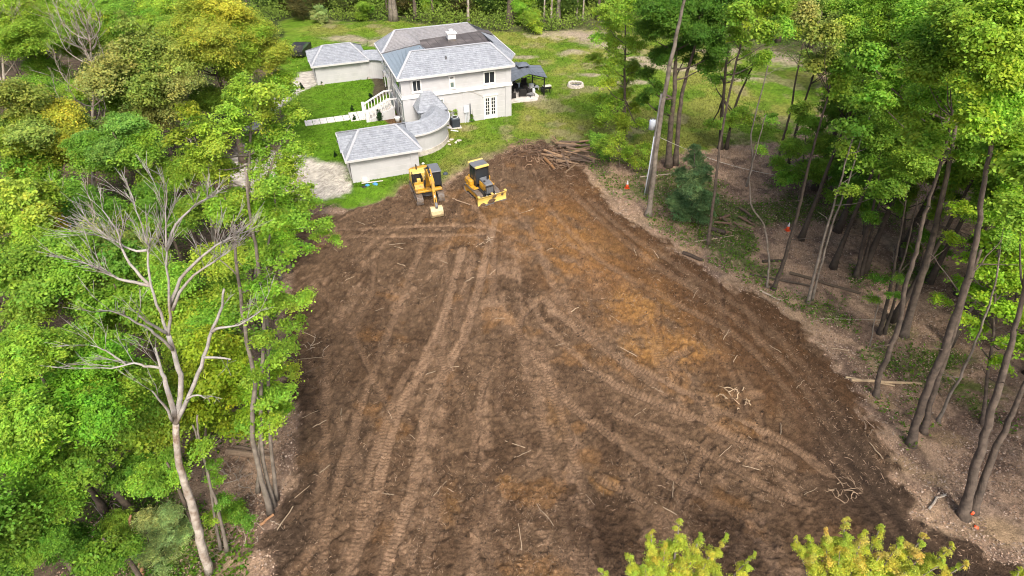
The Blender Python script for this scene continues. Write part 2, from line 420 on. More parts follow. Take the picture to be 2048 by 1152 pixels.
def smooth_line(px, step=.22):
    P = [np.array(G(u, v).xy) for u, v in px]
    P = [2 * P[0] - P[1]] + P + [2 * P[-1] - P[-2]]
    out = []
    for i in range(1, len(P) - 2):
        L = np.linalg.norm(P[i + 1] - P[i]); k = max(2, int(L / step))
        for j in range(k):
            t = j / k
            out.append(.5 * ((2 * P[i]) + (-P[i - 1] + P[i + 1]) * t + (2 * P[i - 1] - 5 * P[i] + 4 * P[i + 1] - P[i + 2]) * t * t + (-P[i - 1] + 3 * P[i] - 3 * P[i + 1] + P[i + 2]) * t ** 3))
    out.append(P[-2])
    return np.array(out)
def track(px, w=.5, pale=.6, cleat=1.0, sink=.05, col=None, pts=None):
    global Hd, Cd
    L = smooth_line(px) if pts is None else pts
    w = w / 2
    reach = w + .45
    x0, x1 = np.searchsorted(xs, [L[:, 0].min() - reach, L[:, 0].max() + reach])
    y0, y1 = np.searchsorted(ys, [L[:, 1].min() - reach, L[:, 1].max() + reach])
    if x1 <= x0 or y1 <= y0: return
    D = np.full((y1 - y0, x1 - x0), 9.0); SS = np.zeros_like(D); s = 0
    for a, b in zip(L[:-1], L[1:]):
        i0, i1 = np.searchsorted(xs[x0:x1], [min(a[0], b[0]) - reach, max(a[0], b[0]) + reach])
        j0, j1 = np.searchsorted(ys[y0:y1], [min(a[1], b[1]) - reach, max(a[1], b[1]) + reach])
        e = b - a; le = np.linalg.norm(e)
        if i1 > i0 and j1 > j0 and le > 1e-6:
            wx = X[y0 + j0:y0 + j1, x0 + i0:x0 + i1] - a[0]; wy = Y[y0 + j0:y0 + j1, x0 + i0:x0 + i1] - a[1]
            t = np.clip((wx * e[0] + wy * e[1]) / (le * le), 0, 1)
            d = np.hypot(wx - e[0] * t, wy - e[1] * t)
            sub = D[j0:j1, i0:i1]; ss = SS[j0:j1, i0:i1]
            k = d < sub
            sub[k] = d[k]; ss[k] = (s + t * le)[k]
        s += le
    sl = np.s_[y0:y1, x0:x1]
    yy = Y[sl]
    wob = (n_fine[sl] - .5) * .24 + (n_mid[sl] - .5) * .16
    core = sstep(w + .06, w - .06, D + wob)
    fade = .08 + .92 * sstep(.34, .58, fbm(X[sl], Y[sl], 2.0, 3, (13 + len(L)) % 16))
    ph = SS / .215 * 2 * math.pi
    lug = np.cos(ph + (n_mid[sl] - .5) * 1.6 + D / w * .25)
    groove = sstep(.35, .75, lug)
    amp = cleat * .030 * sstep(44, 26, yy) * fade
    lugs = (.35 - groove) * amp
    Hd[sl] = Hd[sl] * (1 - .9 * core * (.4 + .6 * fade)) + core * fade * (-sink) + core * lugs
    Hd[sl] += np.exp(-((D - w - .1) / .09) ** 2) * .09 * fade
    Cd_rough[sl] = np.minimum(Cd_rough[sl], 1 - .75 * core)
    c = PALE if col is None else col
    f = min(1, pale * 1.25) * core * (.55 + .45 * fade) * (.75 + .5 * n_fine[sl])
    Cd[sl] = blend(Cd[sl], c * (1.0), np.clip(f, 0, 1))
    # darker lines along the lug slots, put into the soil colour
    Cd[sl] = blend(Cd[sl], DARK, np.clip(core * (.25 + .75 * fade) * cleat * .50 * groove * sstep(46, 28, yy), 0, 1))

TRACKS = [
    ([(990, 440), (968, 530), (955, 583), (932, 665), (908, 712), (881, 763), (854, 822), (835, 943), (812, 1025), (780, 1112), (765, 1170)], .60, 1.0),
    ([(925, 500), (901, 587), (881, 654), (850, 724), (838, 751), (796, 829), (769, 920), (745, 1022), (718, 1092), (695, 1170)], .60, .9),
    ([(830, 730), (804, 767), (769, 857), (741, 943), (722, 1045), (700, 1120)], .5, .55),
    ([(850, 480), (819, 556), (791, 634), (764, 697), (745, 752), (725, 810), (690, 920), (671, 994), (655, 1060), (640, 1150)], .52, .45),
    ([(655, 700), (651, 829), (647, 920), (639, 1014), (630, 1070), (600, 1160)], .55, .35),
    ([(560, 457), (690, 460), (881, 452), (960, 455), (1000, 465)], .42, .55),
    ([(560, 470), (690, 473), (800, 474), (940, 470), (990, 467)], .35, .5),
    ([(1080, 600), (1041, 642), (1046, 690), (1049, 712), (1052, 760)], .5, .45),
    ([(1060, 600), (1088, 650), (1147, 705), (1209, 759), (1303, 802), (1397, 841), (1480, 880), (1580, 930)], .55, .6),
    ([(1085, 600), (1130, 640), (1200, 695), (1300, 748), (1400, 802), (1500, 850), (1600, 905), (1660, 950)], .55, .6),
    ([(1060, 700), (1120, 790), (1190, 850), (1260, 900), (1350, 960), (1440, 1010), (1520, 1040)], .55, .5),
    ([(1050, 690), (1059, 747), (1082, 829), (1098, 904), (1118, 967)], .55, .35),
    ([(1080, 700), (1094, 759), (1122, 829), (1145, 904), (1165, 982), (1180, 1010)], .55, .35),
    ([(975, 740), (961, 798), (953, 865), (945, 930)], .45, .35),
    ([(870, 960), (867, 1073), (855, 1110), (851, 1160)], .5, .3),
    ([(985, 1000), (977, 1084), (990, 1160)], .5, .3),
    ([(1125, 1000), (1130, 1073), (1145, 1116), (1150, 1170)], .5, .25),
    ([(1140, 380), (1200, 440), (1300, 522), (1450, 622), (1580, 740), (1680, 880), (1790, 1010), (1880, 1110)], .6, .3),
    ([(1180, 400), (1250, 462), (1400, 562), (1530, 652), (1620, 750), (1710, 870), (1790, 970)], .6, .3),
    ([(1100, 420), (1200, 520), (1340, 600), (1480, 680), (1580, 790), (1660, 900), (1740, 1000), (1800, 1080)], .55, .3),
    ([(720, 950), (690, 1050), (620, 1110), (570, 1160)], .5, .2),
    ([(760, 1000), (730, 1080), (690, 1130), (680, 1170)], .5, .2),
    ([(1640, 965), (1590, 985), (1555, 1020), (1520, 1045)], .5, .2),
    ([(1380, 700), (1330, 730), (1330, 760), (1380, 790), (1450, 800), (1520, 790)], .6, .3),
    ([(940, 400), (985, 470), (985, 560), (990, 640)], .5, .4),
    ([(1030, 420), (1070, 480), (1100, 560), (1160, 640), (1240, 720), (1330, 790)], .5, .4),
    ([(620, 560), (690, 640), (730, 720), (770, 800), (800, 860)], .5, .3),
    ([(600, 700), (640, 760), (690, 880), (720, 960)], .5, .25),
    ([(870, 700), (930, 800), (950, 880)], .5, .25),
    ([(1200, 960), (1280, 1000), (1350, 1060), (1400, 1130)], .55, .35),
    ([(1420, 890), (1380, 960), (1350, 1030), (1330, 1100)], .55, .35),
    ([(1210, 820), (1290, 850), (1400, 900), (1500, 960), (1600, 1010)], .45, .45),
]
for t in TRACKS: track(t[0], t[1], t[2])
_r = random.Random(3)
for i in range(40):                       # fainter, older passes
    u = _r.uniform(600, 1560); v = _r.uniform(500, 1130)
    k = (u - 1000) / 900 + _r.gauss(0, .25)
    track([(u, v), (u + k * 60 + _r.uniform(-15, 15), v + 60), (u + k * 130 + _r.uniform(-25, 25), v + 130)], .5, _r.uniform(.05, .25), .8, .03)

# ruts where the digger pushed soil sideways
Cf = np.broadcast_to(rgb(.32, .225, .155), X.shape + (3,)).copy()          # leaf litter
Cf = blend(Cf, rgb(.165, .115, .085), sstep(.45, .65, fbm(X, Y, 1.1, 4, 3)))
Cf = blend(Cf, rgb(.215, .16, .12), .7 * sstep(.58, .72, fbm(X, Y, 2.5, 4, 5)))
green_f = sstep(.54, .70, fbm(X, Y, 4.5, 4, 7)) * sstep(1.0, 4.0, sd_dirt)
Cf = blend(Cf, rgb(.060, .105, .022), .75 * green_f)
Cf = blend(Cf, rgb(.055, .045, .032), .8 * sstep(-17.0, -21, X - (Y - 20) * -.02))      # darkness inside the left wood put into the ground colour
Cf = blend(Cf, rgb(.050, .075, .020) * (.7 + .6 * n_fine[..., None]), .85 * sstep(84, 92, Y - np.clip(X - 10, 0, 60) * .0))
Cf = blend(Cf, rgb(.27, .195, .125), .6 * sstep(3.0, .3, sd_dirt) * sstep(.42, .6, fbm(X, Y, 1.8, 4, 11)) * right_side)
for (u_, v_, rx, ry) in ((1985, 1060, 1.6, 1.0), (1900, 880, 1.2, .7), (1940, 760, .8, .6), (1800, 930, 1.0, .7), (1760, 800, .9, .6), (1870, 960, .9, .6), (1240, 360, 2.2, 1.6), (1310, 440, 1.4, 1.0), (1200, 370, 1.8, 1.2), (1380, 500, 1.2, .8)):
    p_ = G(u_, v_)
    Cf = blend(Cf, rgb(.30, .215, .13), .85 * sstep(1.15, .5, np.hypot((X - p_.x) / rx, (Y - p_.y) / ry) + (n_mid - .5) * 1.2))
for (u_, v_, rx, ry) in ((1480, 470, 1.4, 1.0), (1890, 720, 2.5, 2.0), (1800, 660, 1.6, 1.2), (1690, 640, .9, .6), (1960, 780, 2.5, 1.4)):
    p_ = G(u_, v_)
    Cf = blend(Cf, rgb(.085, .120, .022), .8 * sstep(1.15, .4, np.hypot((X - p_.x) / rx, (Y - p_.y) / ry) + (n_mid - .5) * 1.0) * sstep(.35, .55, n_fine))
Cl = np.broadcast_to(rgb(.125, .195, .020), X.shape + (3,)).copy()           # lawn
Cl = blend(Cl, rgb(.195, .215, .044), sstep(.44, .66, fbm(X, Y, 5.0, 5, 2)))
Cl = blend(Cl, rgb(.085, .170, .012), .8 * sstep(.5, .66, fbm(X, Y, 3.2, 4, 9)))
front_lawn = sstep(-9, -13, X + .0 * Y) * sstep(100, 92, Y)
stripe = .5 + .5 * np.sin((X * .35 + Y * .94) * 2 * math.pi / 1.4)
Cl = blend(Cl, rgb(.092, .205, .010), .75 * front_lawn)
Cl = blend(Cl, rgb(.070, .170, .008), .35 * front_lawn * stripe)
Cl = blend(Cl, rgb(.24, .20, .115), .6 * sstep(.54, .70, fbm(X, Y, 2.4, 5, 4)) * (1 - front_lawn))
Cl = blend(Cl, rgb(.21, .16, .10), .8 * sstep(2.2, -.6, sd_dirt + edge_n) * (1 - front_lawn))
for (c, rx, ry) in BARE:
    p = G(*c); dd = np.hypot((X - p.x) / rx, (Y - p.y) / ry) + (n_mid - .5) * 1.5 + (n_fine - .5) * .5
    mm = .85 * sstep(1.35, .45, dd)
    Cl = blend(Cl, rgb(.31, .255, .195), .9 * mm); Cf = blend(Cf, rgb(.31, .255, .195), .9 * mm)
    Hh += sstep(1.1, 0, np.hypot((X - p.x) / rx, (Y - p.y) / ry)) * .3
C = Cf
C = blend(C, Cl, m_lawn)
Cd = Cd * np.array([1.02, .96, .87])
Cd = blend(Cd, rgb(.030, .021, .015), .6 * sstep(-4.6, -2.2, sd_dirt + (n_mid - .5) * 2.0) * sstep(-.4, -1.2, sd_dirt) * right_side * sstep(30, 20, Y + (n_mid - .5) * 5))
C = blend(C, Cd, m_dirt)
for poly, col, soft in ((GRAVEL1, rgb(.52, .48, .43), .5), (GRAVEL2, rgb(.55, .51, .47), .3), (MULCH1, rgb(.085, .062, .05), .12), (MULCH2, rgb(.13, .065, .042), .12)):
    d = sdf(poly) + (n_fine - .5) * soft * 2
    mm = sstep(soft, -soft, d)
    C = blend(C, col * (1), mm * (.9 + 0 * mm)); 
    C = blend(C, col * .7, mm * sstep(.55, .7, n_vf) * .6)
Hh = Hh * (1 - m_dirt) + Hd * m_dirt
# brush heap at the top of the clearing
_hp = G(1085, 312)
Hh += 1.5 * np.exp(-(((X - _hp.x + 1.5) / 3.0) ** 2 + ((Y - _hp.y) / 1.5) ** 2)) * (.6 + .8 * n_mid)
C = blend(C, rgb(.10, .058, .034), .7 * np.exp(-(((X - _hp.x + 1.5) / 3.4) ** 2 + ((Y - _hp.y) / 1.8) ** 2)))
_wn = np.random.default_rng(2).random(X.shape)
C *= (.40 + 1.20 * (.40 * _wn + .25 * vn(X, Y, .13, 14) + .35 * vn(X, Y, .29, 13)))[..., None]
Hh += (_wn - .5) * .050 * m_dirt * np.clip(Cd_rough, 0, 1)
# keep the ground level under the buildings
_hc = G(1021.2, 231.1)
Hh *= sstep(2, 9, np.hypot((X - _hc.x + 8.5) / 1.4, Y - _hc.y - 3) - 14)* .8 + .2
Hh *= sstep(140, 60, np.abs(X)) * sstep(200, 100, np.abs(Y - 60)) 

def gz(x, y):
    i = min(max(np.searchsorted(xs, x) - 1, 0), NX - 2); j = min(max(np.searchsorted(ys, y) - 1, 0), NY - 2)
    fx = (x - xs[i]) / (xs[i + 1] - xs[i]); fy = (y - ys[j]) / (ys[j + 1] - ys[j])
    return float(Hh[j, i] * (1 - fx) * (1 - fy) + Hh[j, i + 1] * fx * (1 - fy) + Hh[j + 1, i] * (1 - fx) * fy + Hh[j + 1, i + 1] * fx * fy)
def gzv(x, y):
    i = np.clip(np.searchsorted(xs, x) - 1, 0, NX - 2); j = np.clip(np.searchsorted(ys, y) - 1, 0, NY - 2)
    fx = (x - xs[i]) / (xs[i + 1] - xs[i]); fy = (y - ys[j]) / (ys[j + 1] - ys[j])
    return Hh[j, i] * (1 - fx) * (1 - fy) + Hh[j, i + 1] * fx * (1 - fy) + Hh[j + 1, i] * (1 - fx) * fy + Hh[j + 1, i + 1] * fx * fy
def field(F, x, y):
    i = np.clip(np.searchsorted(xs, x), 0, NX - 1); j = np.clip(np.searchsorted(ys, y), 0, NY - 1)
    return F[j, i]

def mesh_np(name, V, quads=None, tris=None, col=None, smooth=False):
    me = bpy.data.meshes.new(name)
    fs = quads if quads is not None else tris
    k = fs.shape[1]
    me.vertices.add(len(V)); me.vertices.foreach_set('co', np.ascontiguousarray(V, dtype=np.float32).ravel())
    me.loops.add(fs.size); me.loops.foreach_set('vertex_index', np.ascontiguousarray(fs, dtype=np.int32).ravel())
    me.polygons.add(len(fs)); me.polygons.foreach_set('loop_start', np.arange(0, fs.size, k, dtype=np.int32))
    me.polygons.foreach_set('loop_total', np.full(len(fs), k, dtype=np.int32))
    if smooth: me.polygons.foreach_set('use_smooth', np.ones(len(fs), dtype=bool))
    me.update(calc_edges=True)
    if col is not None:
        a = me.color_attributes.new('Col', 'FLOAT_COLOR', 'POINT')
        cc = np.ones((len(V), 4), np.float32); cc[:, :3] = col
        a.data.foreach_set('color', cc.ravel())
    return me
V = np.stack([X.ravel(), Y.ravel(), Hh.ravel()], 1)
ii, jj = np.meshgrid(np.arange(NX - 1), np.arange(NY - 1))
a0 = (jj * NX + ii).ravel()
Q = np.stack([a0, a0 + 1, a0 + 1 + NX, a0 + NX], 1)
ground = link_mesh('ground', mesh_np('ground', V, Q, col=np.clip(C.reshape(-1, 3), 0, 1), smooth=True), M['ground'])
tag(ground, kind='structure')

# ================================================================== BUILDINGS
HR = math.radians(20.3)
HC = G(1021.2, 231.1)                       # near right corner of the house
def hw(x, n, z=0.0):
    return Vector((HC.x + x * math.cos(HR) - n * math.sin(HR), HC.y + x * math.sin(HR) + n * math.cos(HR), z))

def slope(mb, e0, e1, r1, r0, step=.30, lip=.03, thick=.14):
    """one roof plane laid in overlapping courses, eave e0-e1 up to r0-r1"""
    e0, e1, r0, r1 = map(Vector, (e0, e1, r0, r1))
    nrm = (e1 - e0).cross(r0 - e0)
    if nrm.length < 1e-6: nrm = (e1 - e0).cross(r1 - e0)
    nrm.normalize()
    if nrm.z < 0: nrm = -nrm
    k = max(2, int(max((r0 - e0).length, (r1 - e1).length) / step))
    for i in range(k):
        a, b = i / k, (i + 1) / k
        p0, p1 = e0.lerp(r0, a), e1.lerp(r1, a); q0, q1 = e0.lerp(r0, b), e1.lerp(r1, b)
        up = nrm * lip
        mb.add([p0 + up, p1 + up, q1, q0, p0 - nrm * .005, p1 - nrm * .005], [(0, 1, 2, 3), (4, 5, 1, 0)])
    mb.add([e0 - nrm * thick, e1 - nrm * thick, r1 - nrm * thick, r0 - nrm * thick], [(3, 2, 1, 0)])
    mb.add([e0, e1, e1 - nrm * thick, e0 - nrm * thick], [(0, 1, 2, 3)])
def bar(mb, a, b, w, h):
    a, b = Vector(a), Vector(b); d = b - a
    y = d.normalized(); x = Vector((0, 0, 1)).cross(y)
    x = x.normalized() if x.length > 1e-5 else Vector((1, 0, 0))
    z = y.cross(x)
    R = Matrix((x, y, z)).transposed()
    mb.box((a + b) / 2, (w, d.length, h), R)

house = empty('house', hw(0, 0), HR, 'two storey pale grey house with grey hip roof, dark flat roof centre and white windows', 'house')
mb = MB(); mb.bb(-12, 0, 0, 4.2, -.5, 5.8).build('wall', M['stucco'], house)
mb = MB(); mb.bb(-11.75, 1.0, 7.9, 12.1, -.5, 5.78).build('wall', M['stucco'], house)
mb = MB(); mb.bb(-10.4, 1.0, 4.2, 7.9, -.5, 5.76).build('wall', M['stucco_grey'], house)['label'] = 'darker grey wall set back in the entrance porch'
# raised plaster panels and pilasters on the facade
mb = MB(); mb.bb(-.62, .07, -.09, .6, -.3, 3.5).build('pilaster', M['stucco'], house)
mb = MB(); mb.bb(-.55, .05, -.06, .6, 3.84, 5.7).build('pilaster', M['stucco'], house)
mb = MB(); mb.bb(-12.07, -11.2, -.09, .7, -.3, 3.5).build('pilaster', M['stucco'], house)
mb = MB(); mb.bb(-12.05, -11.2, -.06, .7, 3.84, 5.7).build('pilaster', M['stucco'], house)
mb = MB(); mb.bb(-12.2, .2, -.16, 4.2, 3.5, 3.62).bb(-12.14, .14, -.12, 4.2, 3.62, 3.84).build('belt_course', M['trim'], house)
mb = MB(); mb.bb(-11.95, -11.6, 7.8, 12.2, 3.5, 3.84).build('belt_course', M['trim'], house)
mb = MB()
for z in (.62, 1.24, 1.86, 2.48, 3.1, 4.3, 4.8, 5.3): mb.bb(-11.2, -.62, -.012, .1, z, z + .02)
mb.build('plaster_joint', M['gutter'], house)
# service riser, brown shadow of the porch recess added as a slab, side trims
mb = MB(); mb.bb(-10.48, -10.38, 4.5, 5.2, .6, 5.2).build('porch_shadow', mat('shadow_brown', (.12, .10, .085), .7), house)
mb = MB(); mb.bb(.98, 1.12, 8.4, 8.9, 4.4, 5.5).build('corbel', M['trim'], house)
mb = MB(); mb.bb(-.02, .22, 1.2, 1.7, 4.3, 5.5).build('corbel', M['trim'], house)
mb = MB(); mb.bb(.05, .3, 1.0, 3.6, 3.84, 4.0); mb.bb(.2, .28, 1.0, 3.6, 4.6, 4.7)
for k in range(8): mb.bb(.21, .27, 1.05 + k * .35, 1.1 + k * .35, 4.0, 4.6)
mb.build('balcony_rail', M['trim'], house)
# slim porch columns on the left side
for n in (4.3, 6.1, 7.8):
    MB().cyl((-11.8, n, 1.5), (-11.8, n, 5.3), .16, .13, 10, True).build('porch_column', M['trim'], house)
MB().bb(-12.0, -11.6, 3.9, 8.1, 5.3, 5.7).build('porch_lintel', M['stucco'], house)
MB().bb(-12.0, -10.4, 3.9, 8.1, -.3, 1.5).build('porch_floor', M['stucco'], house)
for (n0, n1, z0, z1) in ((.9, 2.7, .9, 2.7), (.9, 2.7, 4.3, 5.3), (8.7, 9.9, 1.2, 2.9), (10.5, 11.5, 1.2, 2.9), (8.8, 9.8, 4.2, 5.3)):
    w = MB().bb(-12.08, -11.7, n0, n1, z0, z1).build('window_frame', M['trim'], house)
    MB().bb(-12.10, -11.72, n0 + .1, n1 - .1, z0 + .1, z1 - .1).build('pane', M['glass'], w)

def window(parent, x0, x1, z0, z1, panes, glass='glass', y=0.0, fr=.13, name='window', sill=True):
    """white frame standing proud of the wall, glass set back, mullions between the panes"""
    f = MB()
    f.bb(x0, x1, y - .07, y + .05, z0, z0 + fr).bb(x0, x1, y - .07, y + .05, z1 - fr, z1)
    f.bb(x0, x0 + fr, y - .068, y + .05, z0 + fr, z1 - fr).bb(x1 - fr, x1, y - .068, y + .05, z0 + fr, z1 - fr)
    cols, rows = panes
    iw = (x1 - x0 - 2 * fr) / cols; ih = (z1 - z0 - 2 * fr) / rows
    for c in range(1, cols): f.bb(x0 + fr + c * iw - .03, x0 + fr + c * iw + .03, y - .055, y + .03, z0 + fr, z1 - fr)
    for r in range(1, rows): f.bb(x0 + fr, x1 - fr, y - .053, y + .03, z0 + fr + r * ih - .025, z0 + fr + r * ih + .025)
    if sill: f.bb(x0 - .05, x1 + .05, y - .12, y + .02, z0 - .06, z0)
    o = f.build(name, M['trim'], parent)
    for c in range(cols):
        for r in range(rows):
            MB().bb(x0 + fr + c * iw + .02, x0 + fr + (c + 1) * iw - .02, y - .015, y + .01, z0 + fr + r * ih + .02, z0 + fr + (r + 1) * ih - .02).build('pane', M[glass], o)
    return o
window(house, -10.95, -9.9, 4.1, 5.42, (2, 1))
window(house, -3.12, -1.75, 3.95, 5.35, (2, 1))
w = window(house, -6.95, -6.28, 3.98, 5.35, (1, 2), 'glass_green', fr=.15); w['label'] = 'narrow sash window with its upper half white'
MB().bb(-6.8, -6.43, -.05, -.02, 4.66, 5.05).build('blind', M['trim'], w)
MB().bb(-6.79, -6.44, -.055, -.03, 5.08, 5.18).build('vent_slot', M['mach_black'], w)
window(house, -8.55, -7.63, 1.45, 3.1, (2, 1), 'glass_green')
# french door: two leaves of ten panes
fd = MB().bb(-3.18, -3.06, -.07, .05, 0, 2.66).bb(-1.72, -1.6, -.07, .05, 0, 2.66).bb(-3.06, -1.72, -.07, .05, 2.54, 2.66).bb(-3.3, -1.5, -.14, .02, 2.66, 2.74).build('french_door', M['trim'], house)
for x0 in (-3.06, -2.385):
    leaf = MB()
    x1 = x0 + .665
    leaf.bb(x0, x0 + .12, -.05, .03, .06, 2.54).bb(x1 - .12, x1, -.05, .03, .06, 2.54).bb(x0 + .12, x1 - .12, -.05, .03, .06, .5).bb(x0 + .12, x1 - .12, -.05, .03, 2.4, 2.54)
    leaf.bb((x0 + x1) / 2 - .025, (x0 + x1) / 2 + .025, -.045, .03, .5, 2.4)
    for r in range(1, 5): leaf.bb(x0 + .12, x1 - .12, -.043, .03, .5 + r * .38 - .025, .5 + r * .38 + .025)
    lo = leaf.build('door_leaf', M['trim'], fd)
    # glass sits just behind the bars
    for c in range(2):
        for r in range(5):
            xx = x0 + .12 + c * .2125
            MB().bb(xx + .02, xx + .195, -.02, .01, .5 + r * .38 + .02, .5 + (r + 1) * .38 - .02).build('pane', M['glass'], fd)
# meter boxes and conduits
ms = MB().bb(-5.5, -4.92, -.25, 0, 1.2, 1.9).build('meter_cabinet', M['galv'], house)
for x in (-5.38, -5.2, -5.05): MB().cyl((x, -.12, -.2), (x, -.12, 1.2), .035, n=6).build('conduit', M['galv'], ms)
MB().cyl((-4.75, -.08, .2), (-4.75, -.08, 2.1), .05, n=6).build('conduit', M['ac'], ms)
MB().bb(-5.52, -4.85, -.05, 0, 2.0, 3.5).build('riser_panel', M['stucco'], house)
MB().tube([(-5.4, -.05, 3.42), (-4.8, -.07, 3.48), (-4.3, -.06, 3.3), (-3.6, -.06, 2.9), (-3.2, -.06, 2.72)], .025, 5).build('cable', M['cable'], house)
# ---- roof
EZ, RZ = 5.8, 7.5
rf = MB(); slope(rf, (-12.4, -.4, EZ), (.35, -.4, EZ), (-1.5, 2.5, RZ), (-10.2, 2.5, RZ))
front_roof = rf.build('roof', M['shingle'], house)
MB().bb(-12.4, .35, -.52, -.4, EZ - .2, EZ + .03).build('gutter', M['gutter'], house)
MB().bb(-12.52, -12.4, -.52, 12.3, EZ - .2, EZ + .02).build('gutter', M['gutter'], house)
rf = MB(); slope(rf, (-12.4, 8.3, EZ), (-12.4, -.4, EZ), (-10.2, 2.5, RZ), (-8.4, 5.8, 7.05), .6, .012)
rf.add([(-10.2, 2.5, RZ), (-8.1, 3.0, 7.05), (-8.4, 5.8, 7.05)], [(0, 1, 2)])
rf.build('roof', M['blue_roof'], house)['label'] = 'smooth blue grey left slope of the roof'
rf = MB(); slope(rf, (-12.4, 8.0, EZ), (-8.3, 5.9, 7.02), (-7.9, 10.5, RZ), (-10.2, 10.5, RZ))
slope(rf, (-8.3, 7.6, 7.0), (-.9, 8.6, 7.0), (-1.5, 10.5, RZ), (-7.9, 10.5, RZ))
rf.build('roof', M['shingle_warm'], house)['label'] = 'warm grey weathered roof slope of the rear wing'
rf = MB(); slope(rf, (-12.4, 12.3, EZ), (-12.4, 8.0, EZ), (-10.2, 10.5, RZ), (-10.2, 10.5, RZ))
slope(rf, (1.4, 12.5, EZ), (-12.4, 12.5, EZ), (-10.2, 10.5, RZ), (-1.5, 10.5, RZ)); rf.build('roof', M['shingle'], house)
rf = MB(); slope(rf, (.35, -.4, EZ), (.35, 3.0, EZ), (-.2, 3.0, 6.3), (-1.5, 2.5, RZ)); slope(rf, (.36, 1.0, EZ), (1.5, 2.9, EZ), (-.9, 2.9, 7.32), (-1.3, 2.45, 7.44)); slope(rf, (1.5, 2.9, EZ), (1.5, 10.1, EZ), (-.7, 8.2, 7.0), (-.9, 2.9, 7.32))
rf.build('roof', M['shingle'], house)
MB().add([(.36, 1.0, EZ + .01), (1.56, 2.9, EZ + .01), (1.56, 3.0, EZ + .01), (.36, 3.0, EZ + .01), (.36, 1.0, EZ - .2), (1.56, 2.9, EZ - .2), (1.56, 3.0, EZ - .2), (.36, 3.0, EZ - .2)], [(0, 1, 2, 3), (7, 6, 5, 4), (0, 4, 5, 1), (1, 5, 6, 2), (2, 6, 7, 3), (3, 7, 4, 0)]).build('gutter', M['gutter'], house)
MB().bb(1.56, 1.68, 3.0, 12.4, EZ - .2, EZ + .02).build('gutter', M['gutter'], house)
mb = MB()
mb.add([(-8.4, 2.6, 6.98), (-1.2, 2.6, 6.98), (-.65, 8.2, 7.03), (1.55, 10.1, 5.93), (1.55, 12.3, 5.93), (-1.0, 9.2, 6.98), (-8.35, 8.2, 6.98)], [(0, 1, 2, 5, 6), (2, 3, 4, 5)])
mb.add([(-8.4, 2.6, 6.8), (-1.2, 2.6, 6.8), (-.65, 8.2, 6.85), (1.55, 10.1, 5.75), (1.55, 12.3, 5.75), (-1.0, 9.2, 6.8), (-8.35, 8.2, 6.8)], [(6, 5, 2, 1, 0), (5, 4, 3, 2)])
flat = mb.build('flat_roof', M['membrane'], house)
mb = MB()
for k in range(1, 8): bar(mb, (-8.4 + k, 2.9, 6.985), (-8.4 + k * 1.02, 8.2, 6.985), .05, .03)
mb.build('membrane_seam', mat('membrane_seam_dark', (.075, .068, .068), .8), flat)
mb = MB()
for a, b in (((-12.4, -.4, EZ), (-10.2, 2.5, RZ)), ((-10.2, 2.5, RZ), (-1.5, 2.5, RZ)), ((-1.5, 2.5, RZ), (.35, -.4, EZ)), ((-12.4, 8.0, EZ), (-10.2, 10.5, RZ)), ((-12.4, 12.3, EZ), (-10.2, 10.5, RZ)), ((-10.2, 10.5, RZ), (-1.5, 10.5, RZ))):
    bar(mb, Vector(a) + Vector((0, 0, .03)), Vector(b) + Vector((0, 0, .03)), .26, .05)
mb.build('ridge_cap', M['ridge'], house)
mb = MB().bb(-8.47, -8.35, 2.9, 5.9, 6.9, 7.1); bar(mb, (-12.4, 8.05, EZ + .06), (-8.3, 5.95, 7.08), .12, .08); mb.build('flashing', M['mach_grey'], house)
ch = MB().bb(-5.2, -4.2, 6.0, 6.8, 6.98, 7.2).build('roof_vent', M['mach_grey'], house)
MB().bb(-5.15, -4.25, 6.05, 6.75, 7.2, 7.75).build('vent_box', M['trim'], ch)
MB().bb(-5.25, -4.15, 5.95, 6.85, 7.75, 7.84).build('vent_cap', M['trim'], ch)
MB().cyl((-4.7, 6.4, 7.84), (-4.7, 6.4, 8.15), .2, .24, 10).build('flue', M['trim'], ch)
MB().cyl((-6.8, 1.2, 6.7), (-6.8, 1.2, 7.05), .1, n=8).build('vent_pipe', M['mach_grey'], house)
MB().bb(-8.9, -8.85, 4.2, 4.25, 6.9, 7.3).build('vent_pipe', M['mach_grey'], house)
MB().bb(-12.1, -12.02, -.1, -.02, 3.9, 5.6).build('downpipe', M['gutter'], house)
MB().cyl((-11.05, -.1, 3.9), (-11.05, -.1, 5.6), .045, n=6).build('downpipe', M['gutter'], house)

